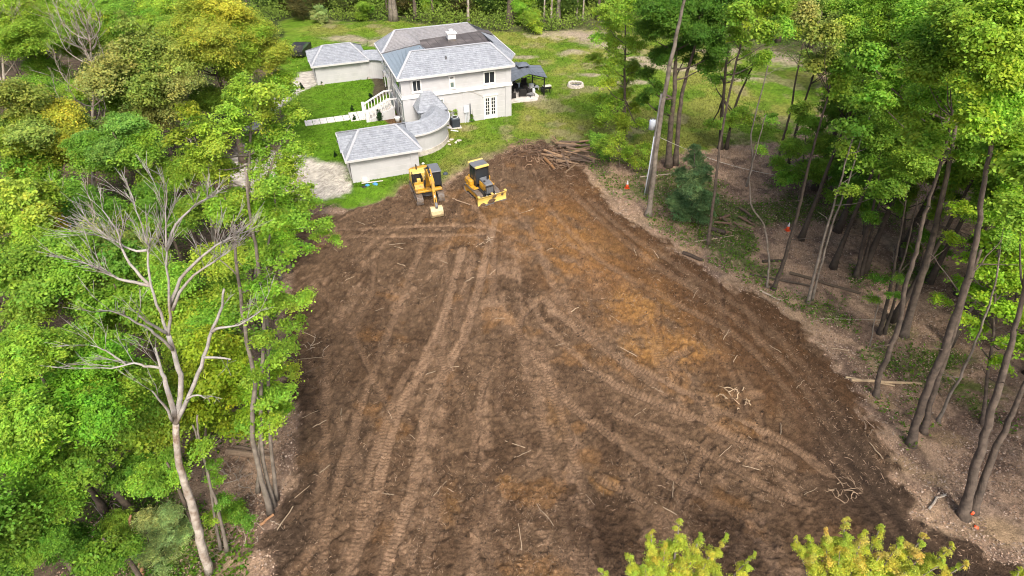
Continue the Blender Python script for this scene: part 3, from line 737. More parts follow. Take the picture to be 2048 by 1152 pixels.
# ---- two matching garages with hipped roofs
def garage(x0, n0, label, dz=0.0):
    g = empty('garage', hw(x0, n0, 0), HR, label, 'garage')
    W, D, E_, R_ = 6.25, 5.7, 2.45, 3.85
    MB().bb(0, W, 0, D, -.5, E_).build('wall', M['stucco'], g)
    MB().bb(-.06, .7, -.07, .4, -.45, E_ - .02).build('pilaster', M['stucco'], g)
    MB().bb(W - .7, W + .06, -.07, .4, -.45, E_ - .02).build('pilaster', M['stucco'], g)
    m = MB()
    for z in (.5, 1.0, 1.5, 2.0): m.bb(.7, W - .7, -.01, .05, z, z + .02)
    m.build('plaster_joint', M['gutter'], g)
    o = .4
    a, b, c, d = (-o, -o, E_), (W + o, -o, E_), (W + o, D + o, E_), (-o, D + o, E_)
    r0, r1 = (1.5, D / 2, R_), (W - 1.3, D / 2, R_)
    m = MB(); slope(m, a, b, r1, r0); slope(m, c, d, r0, r1); slope(m, b, c, r1, r1); slope(m, d, a, r0, r0)
    ro = m.build('roof', M['shingle'], g)
    m = MB()
    for p, q in ((a, r0), (d, r0), (b, r1), (c, r1), (r0, r1)): bar(m, Vector(p) + Vector((0, 0, .03)), Vector(q) + Vector((0, 0, .03)), .24, .05)
    m.build('ridge_cap', M['ridge'], ro)
    MB().bb(-o, W + o, -o - .1, -o, E_ - .16, E_ + .03).bb(-o - .1, -o, -o - .1, D + o, E_ - .161, E_ + .029).bb(-o, W + o, D + o, D + o + .1, E_ - .16, E_ + .03).build('gutter', M['gutter'], g)
    # little gable over the garage door, on the left end
    m = MB()
    y0, y1, yc = D / 2 - 1.25, D / 2 + 1.25, D / 2
    m.add([(-o - .1, y0, E_), (-o - .1, y1, E_), (-o - .1, yc, E_ + .95)], [(0, 1, 2)])
    gm = m.build('gable', M['stucco'], g)
    m = MB(); slope(m, (-o - .2, y0 - .1, E_ - .04), (.35, y0 - .1, E_ + .1), (.95, yc, E_ + 1.0), (-o - .2, yc, E_ + 1.0), .3); slope(m, (.35, y1 + .1, E_ + .1), (-o - .2, y1 + .1, E_ - .04), (-o - .2, yc, E_ + 1.0), (.95, yc, E_ + 1.0), .3)
    m.build('gable_roof', M['shingle'], gm)
    dr = MB().bb(-.09, .0, .7, D - .7, 0, 2.15).build('garage_door', M['mach_grey'], g)
    for k in range(4): MB().bb(-.12, -.09, .75, D - .75, .05 + k * .53, .53 + k * .53).build('panel', M['trim'], dr)
    return g
garage(-19.15, -9.55, 'small grey roofed garage beside the yellow excavator, pale driveway at its door')
garage(-19.4, 17.3, 'small grey roofed garage farthest from the excavator, at the far end of the front lawn')

# ---- quadrant corridors from garage to house
def corridor(cx, cn, sgn, label):
    g = empty('corridor', hw(cx, cn, 0), HR, label, 'corridor')
    ro_, ri = 4.3, 2.2
    A = [math.radians(a) for a in np.linspace(-8, 98, 15)]
    def pt(r, a, z): return (-0.0 + r * math.sin(a) , -sgn * r * math.cos(a), z)
    for nm, r in (('outer_wall', ro_), ('inner_wall', ri)):
        m = MB()
        for a, b in zip(A[:-1], A[1:]):
            V_ = [pt(r - .12, a, -.4), pt(r + .12, a, -.4), pt(r + .12, b, -.4), pt(r - .12, b, -.4)]
            U_ = [(x, y, 2.45) for x, y, _ in V_]
            m.add(V_ + U_, [(0, 1, 2, 3), (4, 5, 6, 7), (0, 1, 5, 4), (2, 3, 7, 6), (1, 2, 6, 5), (3, 0, 4, 7)])
        m.build(nm, M['stucco'], g)
    m = MB()
    for a, b in zip(A[:-1], A[1:]):
        V_ = [pt(ro_ + .13, a, -.4), pt(ro_ + .2, a, -.4), pt(ro_ + .2, b, -.4), pt(ro_ + .13, b, -.4)]
        U_ = [(x, y, .55) for x, y, _ in V_]
        m.add(V_ + U_, [(0, 1, 2, 3), (4, 5, 6, 7), (1, 2, 6, 5), (0, 1, 5, 4), (2, 3, 7, 6)])
    m.build('plinth', M['stone'], g)
    m = MB()
    for a, b in zip(A[:-1], A[1:]):
        slope(m, pt(ro_ + .4, a, 2.4), pt(ro_ + .4, b, 2.4), pt((ro_ + ri) / 2, b, 3.25), pt((ro_ + ri) / 2, a, 3.25))
        slope(m, pt(ri - .4, b, 2.4), pt(ri - .4, a, 2.4), pt((ro_ + ri) / 2, a, 3.25), pt((ro_ + ri) / 2, b, 3.25))
    m.build('roof', M['shingle'], g)
    m = MB()
    for a, b in zip(A[:-1], A[1:]):
        bar(m, pt(ro_ + .45, a, 2.38), pt(ro_ + .45, b, 2.38), .1, .16)
    m.build('gutter', M['gutter'], g)
    return g
c1 = corridor(-12.5, -2.0, 1, 'curved pale corridor with grey roof joining the near garage to the house')
hp = MB(); slope(hp, (1.5, -.2, 2.7), (4.7, -.2, 2.7), (3.5, 2.0, 4.1), (2.5, 2.0, 4.1)); slope(hp, (1.5, 2.0, 2.7), (1.5, -.2, 2.7), (2.5, 2.0, 4.1), (2.5, 2.0, 4.1)); slope(hp, (4.7, -.2, 2.7), (4.7, 2.0, 2.7), (3.5, 2.0, 4.1), (3.5, 2.0, 4.1))
hp.build('hip_roof', M['shingle'], c1)
MB().bb(1.9, 4.35, .1, 1.95, -.3, 2.7).build('end_wall', M['stucco'], c1)
corridor(-12.9, 15.2, -1, 'curved pale corridor behind the house joining the far garage')

# ---- entrance steps and balustrades
steps = empty('entrance_steps', hw(-12.1, 5.2), HR, 'white balustraded entrance steps at the end of the stone path', 'steps')
for k in range(8):
    MB().bb(-.35 * k - .42 - .4, -.35 * k - .4, -1.15, 1.15, -.2, 1.4 - k * .175).build('step', M['concrete'], steps)
for s in (-1, 1):
    y = s * 1.3
    MB().prism([(-.3, -.2), (-.3, 1.3), (-3.3, .15), (-3.3, -.2)], 'y', y - .16, y + .16).build('side_wall', M['stucco'], steps)
    r = MB(); bar(r, (0.1, y, 2.2), (-.9, y, 2.2), .2, .12); bar(r, (-.85, y, 2.2), (-3.3, y, 1.05), .2, .12); r.build('handrail', M['trim'], steps)
    for k in range(9):
        x = -.25 - k * .36; zt = 2.15 if x > -.85 else 2.2 + (x + .85) * .47
        MB().cyl((x, y, zt - .95), (x, y, zt - .04), .06, .05, 6).build('baluster', M['trim'], steps)
    MB().bb(-3.55, -3.25, y - .17, y + .17, -.2, 1.25).build('newel_post', M['trim'], steps)

# ---- stone path, slab by slab
path = empty('stone_path', hw(-18, 5.8, .0), HR, None, None)
tag(path, kind='structure')
slab_mesh = []
for i in range(5):
    m = MB()
    c4 = [(-.5, -.5), (.5, -.5), (.5, .5), (-.5, .5)]
    pts = []
    for (x, y) in c4:
        dx, dy = random.uniform(.03, .10), random.uniform(.03, .10)
        first = (x * (1 - dx * .6), y); second = (x, y * (1 - dy * .6))
        pts += [second, first] if x * y > 0 else [first, second]
    m.prism(pts, 'z', 0, .07)
    o = m.build('slab', M['flag'], path); slab_mesh.append(o.data); bpy.data.objects.remove(o)
xx = -4.15
for i in range(10):
    ln = random.uniform(.72, 1.0); row = 2 if i < 6 else 3; wd = 1.5 if i < 6 else 2.5
    cuts = [0] + sorted(random.uniform(.36, .64) if row == 2 else (.36 + .3 * q + random.uniform(-.06, .06)) for q in range(row - 1)) + [1]
    for a_, b_ in zip(cuts[:-1], cuts[1:]):
        o = link_mesh('slab', slab_mesh[random.randrange(5)], None, path)
        o.location = (xx + ln / 2, -wd / 2 + wd * (a_ + b_) / 2, gz(*hw(-18 + xx, 5.8).xy))
        o.scale = (ln - .05, wd * (b_ - a_) - .05, 1); o.rotation_euler = (0, 0, random.uniform(-.015, .015))
    xx += ln

# ---- patio under the gazebo
pp = [hw(1.05, 3.3), hw(4.5, 3.0), hw(5.2, 4.2), hw(4.9, 9.0), hw(1.05, 9.0)]
patio = MB().prism([(p.x, p.y) for p in pp], 'z', -.1, .12).build('patio', M['concrete'], None); tag(patio, kind='structure')

# ================================================================== MACHINES
def belt_path(L, h, r, n=10):
    """closed side outline of a crawler track (x, z), round at both ends"""
    P = []
    for k in range(n + 1):
        a = -math.pi / 2 + math.pi * k / n
        P.append((L / 2 - r + r * math.cos(a), h / 2 + (h / 2) * math.sin(a)))
    for k in range(n + 1):
        a = math.pi / 2 + math.pi * k / n
        P.append((-L / 2 + r + r * math.cos(a), h / 2 + (h / 2) * math.sin(a)))
    return P
def crawler(parent, y, L, h, w, n_shoes, frame_mat, x0=0.0):
    r = h / 2
    P = belt_path(L, h, r, 10)
    m = MB(); k = len(P)
    inner = [(x * .965, h / 2 + (z - h / 2) * .88) for x, z in P]
    for s0, s1 in ((P, inner),):
        V_ = [(x + x0, y - w / 2, z) for x, z in s0] + [(x + x0, y + w / 2, z) for x, z in s0] + [(x + x0, y - w / 2, z) for x, z in s1] + [(x + x0, y + w / 2, z) for x, z in s1]
        F_ = []
        for i in range(k):
            j = (i + 1) % k
            F_ += [(i, j, k + j, k + i), (2 * k + j, 2 * k + i, 3 * k + i, 3 * k + j), (i, 2 * k + i, 2 * k + j, j), (k + j, 3 * k + j, 3 * k + i, k + i)]
        m.add(V_, F_)
    t = m.build('track', M['track'], parent)
    # grouser bars
    pts = []
    for i in range(k):
        a = Vector((P[i][0], 0, P[i][1])); b = Vector((P[(i + 1) % k][0], 0, P[(i + 1) % k][1]))
        q = max(1, int((b - a).length / .16))
        for j in range(q): pts.append((a.lerp(b, (j + .5) / q), (b - a).normalized()))
    g = MB()
    for p, d in pts:
        nz = Vector((d.z, 0, -d.x))
        R = Matrix((d, Vector((0, 1, 0)), nz)).transposed()
        g.box(Vector((p.x + x0, y, p.z)) + nz * .02, (.035, w, .06), R)
        g.box(Vector((p.x + x0, y, p.z)) + nz * .008 + d * .05, (.1, w * .98, .02), R)
    sh = g.build('track_shoe', M['track'], t); sh['kind'] = 'stuff'
    fr = MB().cbox(x0 - L / 2 + r, x0 + L / 2 - r, y - w * .3, y + w * .3, h * .3, h * .7, .03).build('track_frame', frame_mat, parent)
    for s in (-1, 1):
        MB().cyl((x0 + s * (L / 2 - r), y - w * .36, h / 2), (x0 + s * (L / 2 - r), y + w * .36, h / 2), r * .78, n=16).build('track_wheel', frame_mat, parent)
    for q in range(5):
        xx = x0 - L / 2 + r + (L - 2 * r) * (q + .5) / 5
        MB().cyl((xx, y - w * .33, h * .2), (xx, y + w * .33, h * .2), h * .13, n=10).build('roller', M['mach_black'], fr)
    return t

def profile(mb, pts, ws, y):
    """box-section arm along pts (x,z) with heights ws, thickness y=(y0,y1)"""
    up = []; dn = []
    for i, (p, w) in enumerate(zip(pts, ws)):
        a = Vector(pts[max(i - 1, 0)]); b = Vector(pts[min(i + 1, len(pts) - 1)])
        d = (b - a).normalized(); nrm = Vector((-d.y, d.x))
        up.append(Vector(p) + nrm * w / 2); dn.append(Vector(p) - nrm * w / 2)
    n = len(pts)
    V_ = []
    for yy in y: V_ += [(p.x, yy, p.y) for p in up] + [(p.x, yy, p.y) for p in dn]
    F_ = []
    for i in range(n - 1):
        F_ += [(i, i + 1, n + i + 1, n + i), (2 * n + i + 1, 2 * n + i, 3 * n + i, 3 * n + i + 1), (i + 1, i, 2 * n + i, 2 * n + i + 1), (n + i, n + i + 1, 3 * n + i + 1, 3 * n + i)]
    F_ += [(0, n, 3 * n, 2 * n), (n - 1, 3 * n - 1, 4 * n - 1, 2 * n - 1)]
    mb.add(V_, F_)
def ram(parent, a, b, r, y=0.0):
    a3 = Vector((a[0], y, a[1])); b3 = Vector((b[0], y, b[1])); m_ = a3.lerp(b3, .58)
    c = MB().cyl(a3, m_, r, n=10, smooth=True).build('hydraulic_cylinder', M['mach_black'], parent)
    MB().cyl(m_, b3, r * .55, n=8, smooth=True).build('rod', M['chrome'], c)

def cab(parent, x0, x1, y0, y1, z0, z1, roofm, taper=.12, roof_over=.06):
    """glazed operator's cab: posts, dark panes, panelled lower part, roof"""
    c = MB()
    P = [(x0, y0), (x1, y0), (x1, y1), (x0, y1)]
    t = .07
    zb = z0 + (z1 - z0) * .3
    top = lambda x, y: (x - (taper if x == x1 else -taper * .3), y)
    for (x, y) in P:
        tx, ty = top(x, y)
        bar(c, (x + (t / 2 if x == x0 else -t / 2), y + (t / 2 if y == y0 else -t / 2), z0), (tx + (t / 2 if x == x0 else -t / 2), ty + (t / 2 if y == y0 else -t / 2) + 1e-4, z1), t, t)
    c.bb(x0 + .02, x1 - .02, y0 + .02, y0 + .06, z0, zb).bb(x0 + .02, x1 - .02, y1 - .06, y1 - .02, z0, zb).bb(x0 + .02, x0 + .06, y0 + .06, y1 - .06, z0, zb)
    c.bb(x0, x1, y0, y1, z0 - .06, z0)
    xm = (x0 + x1) / 2
    c.bb(xm - .03, xm + .03, y1 - .05, y1 - .003, zb, z1); c.bb(xm - .03, xm + .03, y0 + .003, y0 + .05, zb, z1)
    o = c.build('cab', M['mach_black'], parent)
    g = lambda vs: MB().add(vs, [(0, 1, 2, 3), (7, 6, 5, 4), (0, 4, 5, 1), (1, 5, 6, 2), (2, 6, 7, 3), (3, 7, 4, 0)]).build('pane', M['glass'], o)
    xt1 = x1 - taper; xt0 = x0 + taper * .3
    e = .012
    g([(x1 - .05, y0 + t, z0 + .25), (x1 - .05, y1 - t, z0 + .25), (xt1 - .05, y1 - t, z1), (xt1 - .05, y0 + t, z1)] + [(x1 - .05 - e, y0 + t, z0 + .25), (x1 - .05 - e, y1 - t, z0 + .25), (xt1 - .05 - e, y1 - t, z1), (xt1 - .05 - e, y0 + t, z1)])
    g([(xt0 + .03, y0 + t, zb), (xt0 + .03, y1 - t, zb), (xt0 + .03, y1 - t, z1), (xt0 + .03, y0 + t, z1)] + [(xt0 + .03 + e, y0 + t, zb), (xt0 + .03 + e, y1 - t, zb), (xt0 + .03 + e, y1 - t, z1), (xt0 + .03 + e, y0 + t, z1)])
    for yy, s in ((y0 + .025, 1), (y1 - .025, -1)):
        g([(x0 + t, yy, zb), (x1 - t, yy, zb), (xt1 - t, yy, z1), (xt0 + t, yy, z1)] + [(x0 + t, yy + s * e, zb), (x1 - t, yy + s * e, zb), (xt1 - t, yy + s * e, z1), (xt0 + t, yy + s * e, z1)])
    r = MB().cbox(xt0 - roof_over, xt1 + roof_over, y0 - roof_over, y1 + roof_over, z1, z1 + .13, .05).build('cab_roof', roofm, parent)
    st = MB().cbox(xm - .35, xm + .1, (y0 + y1) / 2 - .22, (y0 + y1) / 2 + .22, z0 + .1, z0 + .5, .04).cbox(xm - .42, xm - .28, (y0 + y1) / 2 - .22, (y0 + y1) / 2 + .22, z0 + .5, z0 + 1.1, .04).build('seat', M['cushion'], o)
    return o, r

EX = G(854, 389); EXR = math.atan2(-.946, .325)
exc = empty('excavator', (EX.x, EX.y, gz(EX.x, EX.y) - .03), EXR, 'yellow tracked excavator with its pale bucket resting on the soil beside the garage', 'excavator')
for y in (-.95, .95): crawler(exc, y, 3.75, .78, .56, 40, M['mach_grey'])
MB().cbox(-.8, .8, -.7, .7, .35, .72, .05).cyl((0, 0, .7), (0, 0, .95), .62, n=20).build('undercarriage', M['mach_grey'], exc)
MB().tube([(1.25, -.66, .62), (1.5, -.35, .72), (1.55, 0, .75), (1.5, .35, .72), (1.25, .66, .62)], .07, 6).build('front_cross_tube', M['mach_black'], exc)
MB().cbox(-1.55, 1.35, -1.2, 1.2, .95, 1.14, .04).build('deck', M['yellow'], exc)
# rounded counterweight
cw = [(-1.2, -1.22)] + [(-1.45 - .55 * math.cos(math.radians(a)), 1.22 * math.sin(math.radians(a))) for a in range(-72, 73, 18)] + [(-1.2, 1.22)]
MB().prism(cw, 'z', .95, 1.92).build('counterweight', M['yellow'], exc)
MB().cbox(-1.35, -.42, -1.2, 1.2, 1.14, 2.05, .07).build('engine_hood', M['yellow_pale'], exc)
MB().cyl((-1.1, -.55, 2.05), (-1.1, -.55, 2.45), .06, n=10).cyl((-1.1, -.55, 2.45), (-1.06, -.6, 2.55), .06, n=10).build('exhaust', M['mach_black'], exc)
m = MB()
for k in range(5): m.bb(-1.15 + k * .14, -1.07 + k * .14, .1, .9, 2.05, 2.065)
m.build('hood_grille', M['mach_black'], exc)
bay = MB().bb(-.42, .62, -1.19, -.32, 1.14, 1.2).bb(-.42, .62, -.36, -.32, 1.2, 2.0).bb(-.425, -.40, -1.17, -.36, 1.2, 1.98).bb(-.42, .3, -1.19, -1.15, 1.2, 1.5).build('service_bay', M['mach_black'], exc)
MB().cbox(-.05, .25, -1.1, -.7, 1.2, 1.35, .02).build('step', M['yellow_pale'], bay)
MB().cbox(-.3, 0, -.75, -.42, 1.2, 1.6, .02).build('step', M['yellow_pale'], bay)
tb = MB(); tb.prism([(.62, 1.14), (1.3, 1.14), (1.3, 1.38), (1.0, 1.66), (.62, 1.66)], 'y', -1.19, -.38); tb.build('tool_box', M['yellow'], exc)
MB().tube([(-.4, -1.12, 1.95), (-.4, -1.12, 2.25), (.62, -1.12, 2.2), (.66, -1.12, 1.66)], .025, 6).build('hand_rail', M['mach_black'], exc)
cab(exc, -.42, 1.22, .36, 1.2, 1.16, 2.62, M['cab_roof'])
MB().cbox(1.0, 1.32, .3, 1.2, .98, 1.2, .03).build('cab_step', M['yellow'], exc)
m = MB(); profile(m, [(.55, 1.25), (.95, 2.1), (1.45, 2.95), (1.95, 3.22), (2.6, 3.05), (3.25, 2.72)], [.42, .5, .58, .58, .46, .32], (-.2, .16)); bo = m.build('boom', M['yellow'], exc)
m = MB(); profile(m, [(2.85, 3.2), (3.15, 2.95), (3.4, 2.3), (3.75, 1.45), (3.95, .95)], [.24, .46, .40, .30, .22], (-.14, .10)); ar = m.build('stick', M['yellow'], exc)
ram(exc, (.95, 1.2), (1.75, 2.85), .085, -.32); ram(exc, (.95, 1.2), (1.75, 2.85), .085, .26)
ram(exc, (1.65, 3.55), (2.85, 3.28), .085, -.02); ram(exc, (3.15, 3.1), (3.98, 1.35), .07, -.02)
MB().tube([(1.0, -.1, 2.55), (1.6, -.12, 3.5), (2.4, -.12, 3.42), (3.0, -.12, 3.35)], .03, 6).build('hose', M['mach_black'], bo)
m = MB(); profile(m, [(3.98, 1.35), (4.2, 1.12), (4.12, .82)], [.12, .14, .12], (-.13, .09)); m.build('bucket_link', M['mach_grey'], exc)
bk = MB()
arc = [(3.86, .98), (4.12, .95), (4.36, .72), (4.42, .40), (4.28, .12), (4.02, .02), (3.72, .06)]
inn = [(3.74, .12), (4.0, .09), (4.21, .17), (4.33, .42), (4.28, .68), (4.08, .87), (3.88, .9)]
bk.prism(arc + inn, 'y', -.5, .46)
bk.prism(arc, 'y', -.54, -.5); bk.prism(arc, 'y', .46, .5)
bu = bk.build('bucket', M['bucket'], exc)
for k in range(5):
    y = -.44 + k * .215
    MB().prism([(3.74, .12), (3.76, .02), (3.5, .03)], 'y', y - .05, y + .05).build('tooth', M['mach_grey'], bu)

DR = G(956, 328, 2.75); DB = G(986, 408)
_dv = (DB - Vector((DR.x, DR.y, 0))); _dv.z = 0; _dv.normalize()
DZ = Vector((DR.x, DR.y, 0)) + _dv * .55
DZ.z = gz(DZ.x, DZ.y) - .02
doz = empty('bulldozer', DZ, math.atan2(_dv.y, _dv.x), 'yellow tracked bulldozer with grey topped cab, its blade lowered on the brown soil', 'bulldozer')
for y in (-.85, .85): crawler(doz, y, 3.0, .80, .50, 34, M['yellow'])
MB().cbox(-1.3, 1.4, -.58, .58, .35, .95, .05).build('main_frame', M['mach_black'], doz)
MB().cbox(-1.0, .5, -1.08, -.5, .92, 1.0, .02).cbox(-1.0, .5, .5, 1.08, .92, 1.0, .02).build('fender', M['yellow'], doz)
MB().cbox(-1.35, -.2, -1.05, -.62, 1.0, 1.5, .08).cbox(-1.35, -.2, .62, 1.05, 1.0, 1.5, .08).cbox(-1.5, -1.05, -.62, .62, .9, 1.55, .08).build('rear_tank', M['yellow'], doz)
cab(doz, -1.0, .28, -.66, .66, 1.0, 2.78, M['cab_roof'], .16)
MB().cbox(-1.16, -.94, -.73, .73, 2.78, 2.95, .03).build('roof_rail', M['yellow_pale'], doz)
MB().cbox(.06, .3, -.68, .68, 2.78, 2.94, .03).build('roof_rail', M['yellow_pale'], doz)
m = MB(); m.prism([(-.36, .95), (.36, .95), (.42, 1.35), (.38, 1.62), (-.38, 1.62), (-.42, 1.35)], 'x', .3, 1.45); hd = m.build('engine_side', M['yellow'], doz)
m = MB(); m.prism([(.3, 1.62), (1.45, 1.55), (1.5, 1.62), (1.4, 1.72), (.3, 1.86)], 'y', -.34, .34); m.build('hood', M['cab_roof'], doz)
gr = MB().cbox(1.45, 1.55, -.40, .40, .75, 1.6, .03).build('grille', M['mach_black'], doz)
for k in range(3): MB().bb(1.55, 1.57, -.33 + k * .23, -.13 + k * .23, .85, 1.45).build('grille_panel', M['mach_grey'], gr)
MB().cyl((.75, .2, 1.75), (.75, .2, 2.2), .06, n=10).build('exhaust', M['mach_black'], doz)
MB().cyl((.95, -.2, 1.72), (.95, -.2, 1.85), .1, n=10).build('precleaner', M['mach_black'], doz)
bl = MB()
cv = [(2.02, .02), (1.94, .25), (1.92, .5), (1.97, .75), (2.1, .95)]
bl.prism(cv + [(x - .07, z) for x, z in reversed(cv)], 'y', -1.42, 1.42)
blade = bl.build('blade', M['yellow_pale'], doz)
MB().prism([(2.05, -.03), (2.03, .14), (1.99, .14), (2.0, -.03)], 'y', -1.44, 1.44).build('cutting_edge', M['mach_grey'], blade)
for y in (-1.33, 0, 1.33): MB().cbox(1.82, 2.12, y - .1, y + .1, .95, 1.06, .02).build('blade_bracket', M['yellow_pale'], blade)
for (y, z, w, h) in ((-1.0, .18, .35, .2), (-.1, .35, .45, .22), (.2, .72, .25, .12), (1.0, .75, .14, .14)):
    MB().add([(2.0, y - w, z - h * .6), (2.06, y - w * .4, z - h), (2.06, y + w * .5, z - h * .8), (2.0, y + w, z), (2.02, y + w * .3, z + h), (2.02, y - w * .5, z + h * .7), (2.1, y, z)], [(0, 1, 6), (1, 2, 6), (2, 3, 6), (3, 4, 6), (4, 5, 6), (5, 0, 6)]).build('soil_clump', mat('caked_soil', (.10, .065, .04), .95, .3, 6), blade)
for y in (-.42, .42):
    ram(doz, (1.3, 1.15), (1.88, .75), .06, y)
m = MB()
for s in (-1, 1): bar(m, (.2, s * .62, .42), (1.9, s * .62, .35), .12, .2)
m.build('push_arm', M['yellow'], doz)

# ================================================================== AROUND THE HOUSE
gx, gn = 3.6, 5.9
gaz = empty('gazebo', hw(3.75, 6.1, .1), HR, 'dark hard topped gazebo over the patio furniture at the house side', 'gazebo')
gw, gd, gh = 2.1, 1.9, 2.2
for sx in (-1, 1):
    for sy in (-1, 1):
        p = MB().bb(sx * gw - .06, sx * gw + .06, sy * gd - .06, sy * gd + .06, -.1, gh).build('post', M['black'], gaz)
for sy in (-1, 1):
    for sx in (-1, 1):
        m = MB(); bar(m, (sx * gw, sy * gd, gh - .35), (0, sy * gd, gh + .3), .05, .07); bar(m, (sx * gw, sy * gd, gh - .1), (0, sy * gd, gh + .6), .05, .07); m.build('brace', M['black'], gaz)
for sx in (-1, 1): MB().bb(sx * gw - .04, sx * gw + .04, -gd, gd, gh - .12, gh).build('beam', M['black'], gaz)
ov = .25
zt, ze = gh + 1.0, gh - .02
# cross-gabled hard top: four folded plates, ribs on each, small raised cap
zr = gh + .72
for q, (ax, bx_) in enumerate(((gw, gd), (gd, gw), (gw, gd), (gd, gw))):
    R = rot_z(q * math.pi / 2)
    a_, b_ = (gd + ov, gw + ov) if q % 2 == 0 else (gw + ov, gd + ov)
    for s in (-1, 1):
        A_, B_, T_ = Vector((s * b_, -a_, ze)), Vector((0, -a_, zr)), Vector((0, 0, zt))
        m = MB(); V_ = [R @ A_, R @ B_, R @ T_]
        m.add(V_ + [v - Vector((0, 0, .05)) for v in V_], [(0, 1, 2), (5, 4, 3), (0, 3, 4, 1), (1, 4, 5, 2), (2, 5, 3, 0)])
        pl = m.build('roof_panel', M['slate'], gaz)
        m = MB()
        for k in range(1, 5):
            t = k / 5
            p0 = A_.lerp(B_, t); p1 = p0.lerp(T_, .93) if False else Vector((p0.x, p0.y * (1 - t) * 0 + -a_ * (1 - t), 0))
            top_pt = A_.lerp(T_, t)
            bar(m, R @ (p0 + Vector((0, 0, .015))), R @ (top_pt + Vector((0, 0, .015))), .03, .03)
        m.build('rib', M['slate'], pl)
m = MB(); m.bb(-.5, .5, -.45, .45, zt - .3, zt + .12); m.build('vent_collar', M['black'], gaz)
m = MB(); m.add([(-.75, -.7, zt + .1), (.75, -.7, zt + .1), (.75, .7, zt + .1), (-.75, .7, zt + .1), (0, 0, zt + .42), (-.75, -.7, zt + .06), (.75, -.7, zt + .06), (.75, .7, zt + .06), (-.75, .7, zt + .06)], [(0, 1, 4), (1, 2, 4), (2, 3, 4), (3, 0, 4), (8, 7, 6, 5), (0, 5, 6, 1), (1, 6, 7, 2), (2, 7, 8, 3), (3, 8, 5, 0)]); m.build('vent_cap', M['slate'], gaz)

def armchair(x, n, rz, label, hi=1.0):
    o = empty('patio_chair', hw(x, n, .12), HR + rz, label, 'chair', 'black wicker chairs under the gazebo')
    MB().cbox(-.34, .34, -.36, .34, .12, .40, .03).build('seat', M['wicker'], o)
    MB().cbox(-.34, .34, .24, .40, .40, hi, .03).build('backrest', M['wicker'], o)
    for s in (-1, 1): MB().cbox(s * .40 - .07, s * .40 + .07, -.36, .36, .1, .62, .03).build('armrest', M['wicker'], o)
    for sx in (-1, 1):
        for sy in (-1, 1): MB().bb(sx * .40 - .03, sx * .40 + .03, sy * .32 - .03, sy * .32 + .03, 0, .12).build('leg', M['black'], o)
    MB().cbox(-.3, .3, -.32, .22, .40, .5, .04).build('cushion', M['wicker'], o)
armchair(2.3, 6.6, -.2, 'black wicker armchair deep under the gazebo against the house wall')
armchair(3.1, 7.3, .1, 'black high backed wicker chair in the middle of the gazebo', 1.2)
armchair(4.3, 7.0, -.4, 'black wicker chair at the back post of the gazebo', 1.2)
armchair(3.3, 4.7, 2.8, 'black wicker chair turned away at the patio front')
armchair(4.2, 5.4, 2.0, 'black wicker chair beside the white container')
sf = empty('patio_sofa', hw(1.9, 5.4, .12), HR + math.pi / 2, 'long black wicker sofa along the house wall under the gazebo', 'sofa')
MB().cbox(-1.0, 1.0, -.4, .4, .1, .42, .03).build('seat', M['wicker'], sf); MB().cbox(-1.0, 1.0, .3, .45, .42, .95, .03).build('backrest', M['wicker'], sf)
for s in (-1, 1): MB().cbox(s * 1.0 - .1, s * 1.0 + .1, -.4, .45, 0, .65, .03).build('armrest', M['wicker'], sf)
tb = empty('coffee_table', hw(3.5, 6.0, .12), HR, 'low black table in front of the wicker chairs', 'table')
MB().cbox(-.5, .5, -.32, .32, .40, .46, .02).build('tabletop', M['black'], tb)
for sx in (-1, 1):
    for sy in (-1, 1): MB().bb(sx * .44 - .03, sx * .44 + .03, sy * .26 - .03, sy * .26 + .03, 0, .40).build('leg', M['black'], tb)
ot = empty('footstool', hw(4.2, 4.3, .12), HR + .4, 'dark footstool with grey pad on the patio corner', 'footstool')
MB().cbox(-.38, .38, -.3, .3, .26, .36, .03).build('seat', M['cushion'], ot)
for sx in (-1, 1):
    for sy in (-1, 1): MB().bb(sx * .32 - .03, sx * .32 + .03, sy * .24 - .03, sy * .24 + .03, 0, .26).build('leg', M['black'], ot)
wb = empty('white_container', hw(4.95, 6.1, .05), HR + .3, 'white lidded plastic container at the gazebo edge', 'container')
MB().cbox(-.26, .26, -.22, .22, 0, .78, .05).build('body', M['white_plastic'], wb); MB().cbox(-.29, .29, -.25, .25, .78, .87, .03).build('lid', M['white_plastic'], wb)
wb = empty('water_jug', hw(4.95, 5.3, .05), HR, 'white round jug in front of the white container', 'jug')
MB().tube([(0, 0, 0), (0, 0, .45), (0, 0, .55), (0, 0, .62)], [.2, .2, .12, .08], 12).build('body', M['white_plastic'], wb); MB().cyl((0, 0, .62), (0, 0, .67), .06, n=8).build('cap', M['black'], wb)
wb = empty('low_table', hw(5.6, 6.6, .0), HR - .1, 'low white table with dark things beside the gazebo post', 'table')
MB().cbox(-.5, .5, -.35, .35, .28, .36, .02).build('tabletop', M['white_plastic'], wb)
for sx in (-1, 1):
    for sy in (-1, 1): MB().bb(sx * .42 - .03, sx * .42 + .03, sy * .28 - .03, sy * .28 + .03, 0, .28).build('leg', M['white_plastic'], wb)
bg = MB().tube([(0, 0, 0), (.02, 0, .12), (.05, 0, .28), (.02, .03, .38)], [.1, .2, .14, .03], 8).build('dark_bag', M['black']); bg.location = hw(5.5, 6.6, .36); tag(bg, 'small black bag on the low white table', 'bag')
gl = empty('griddle', hw(6.45, 4.75, .0), HR - .05, 'black outdoor griddle on legs with a tan top, standing in the grass', 'grill')
MB().cbox(-.5, .5, -.3, .3, .62, .92, .04).build('firebox', M['black'], gl); MB().cbox(-.52, .52, -.31, .31, .92, .98, .02).build('lid', M['sack'], gl)
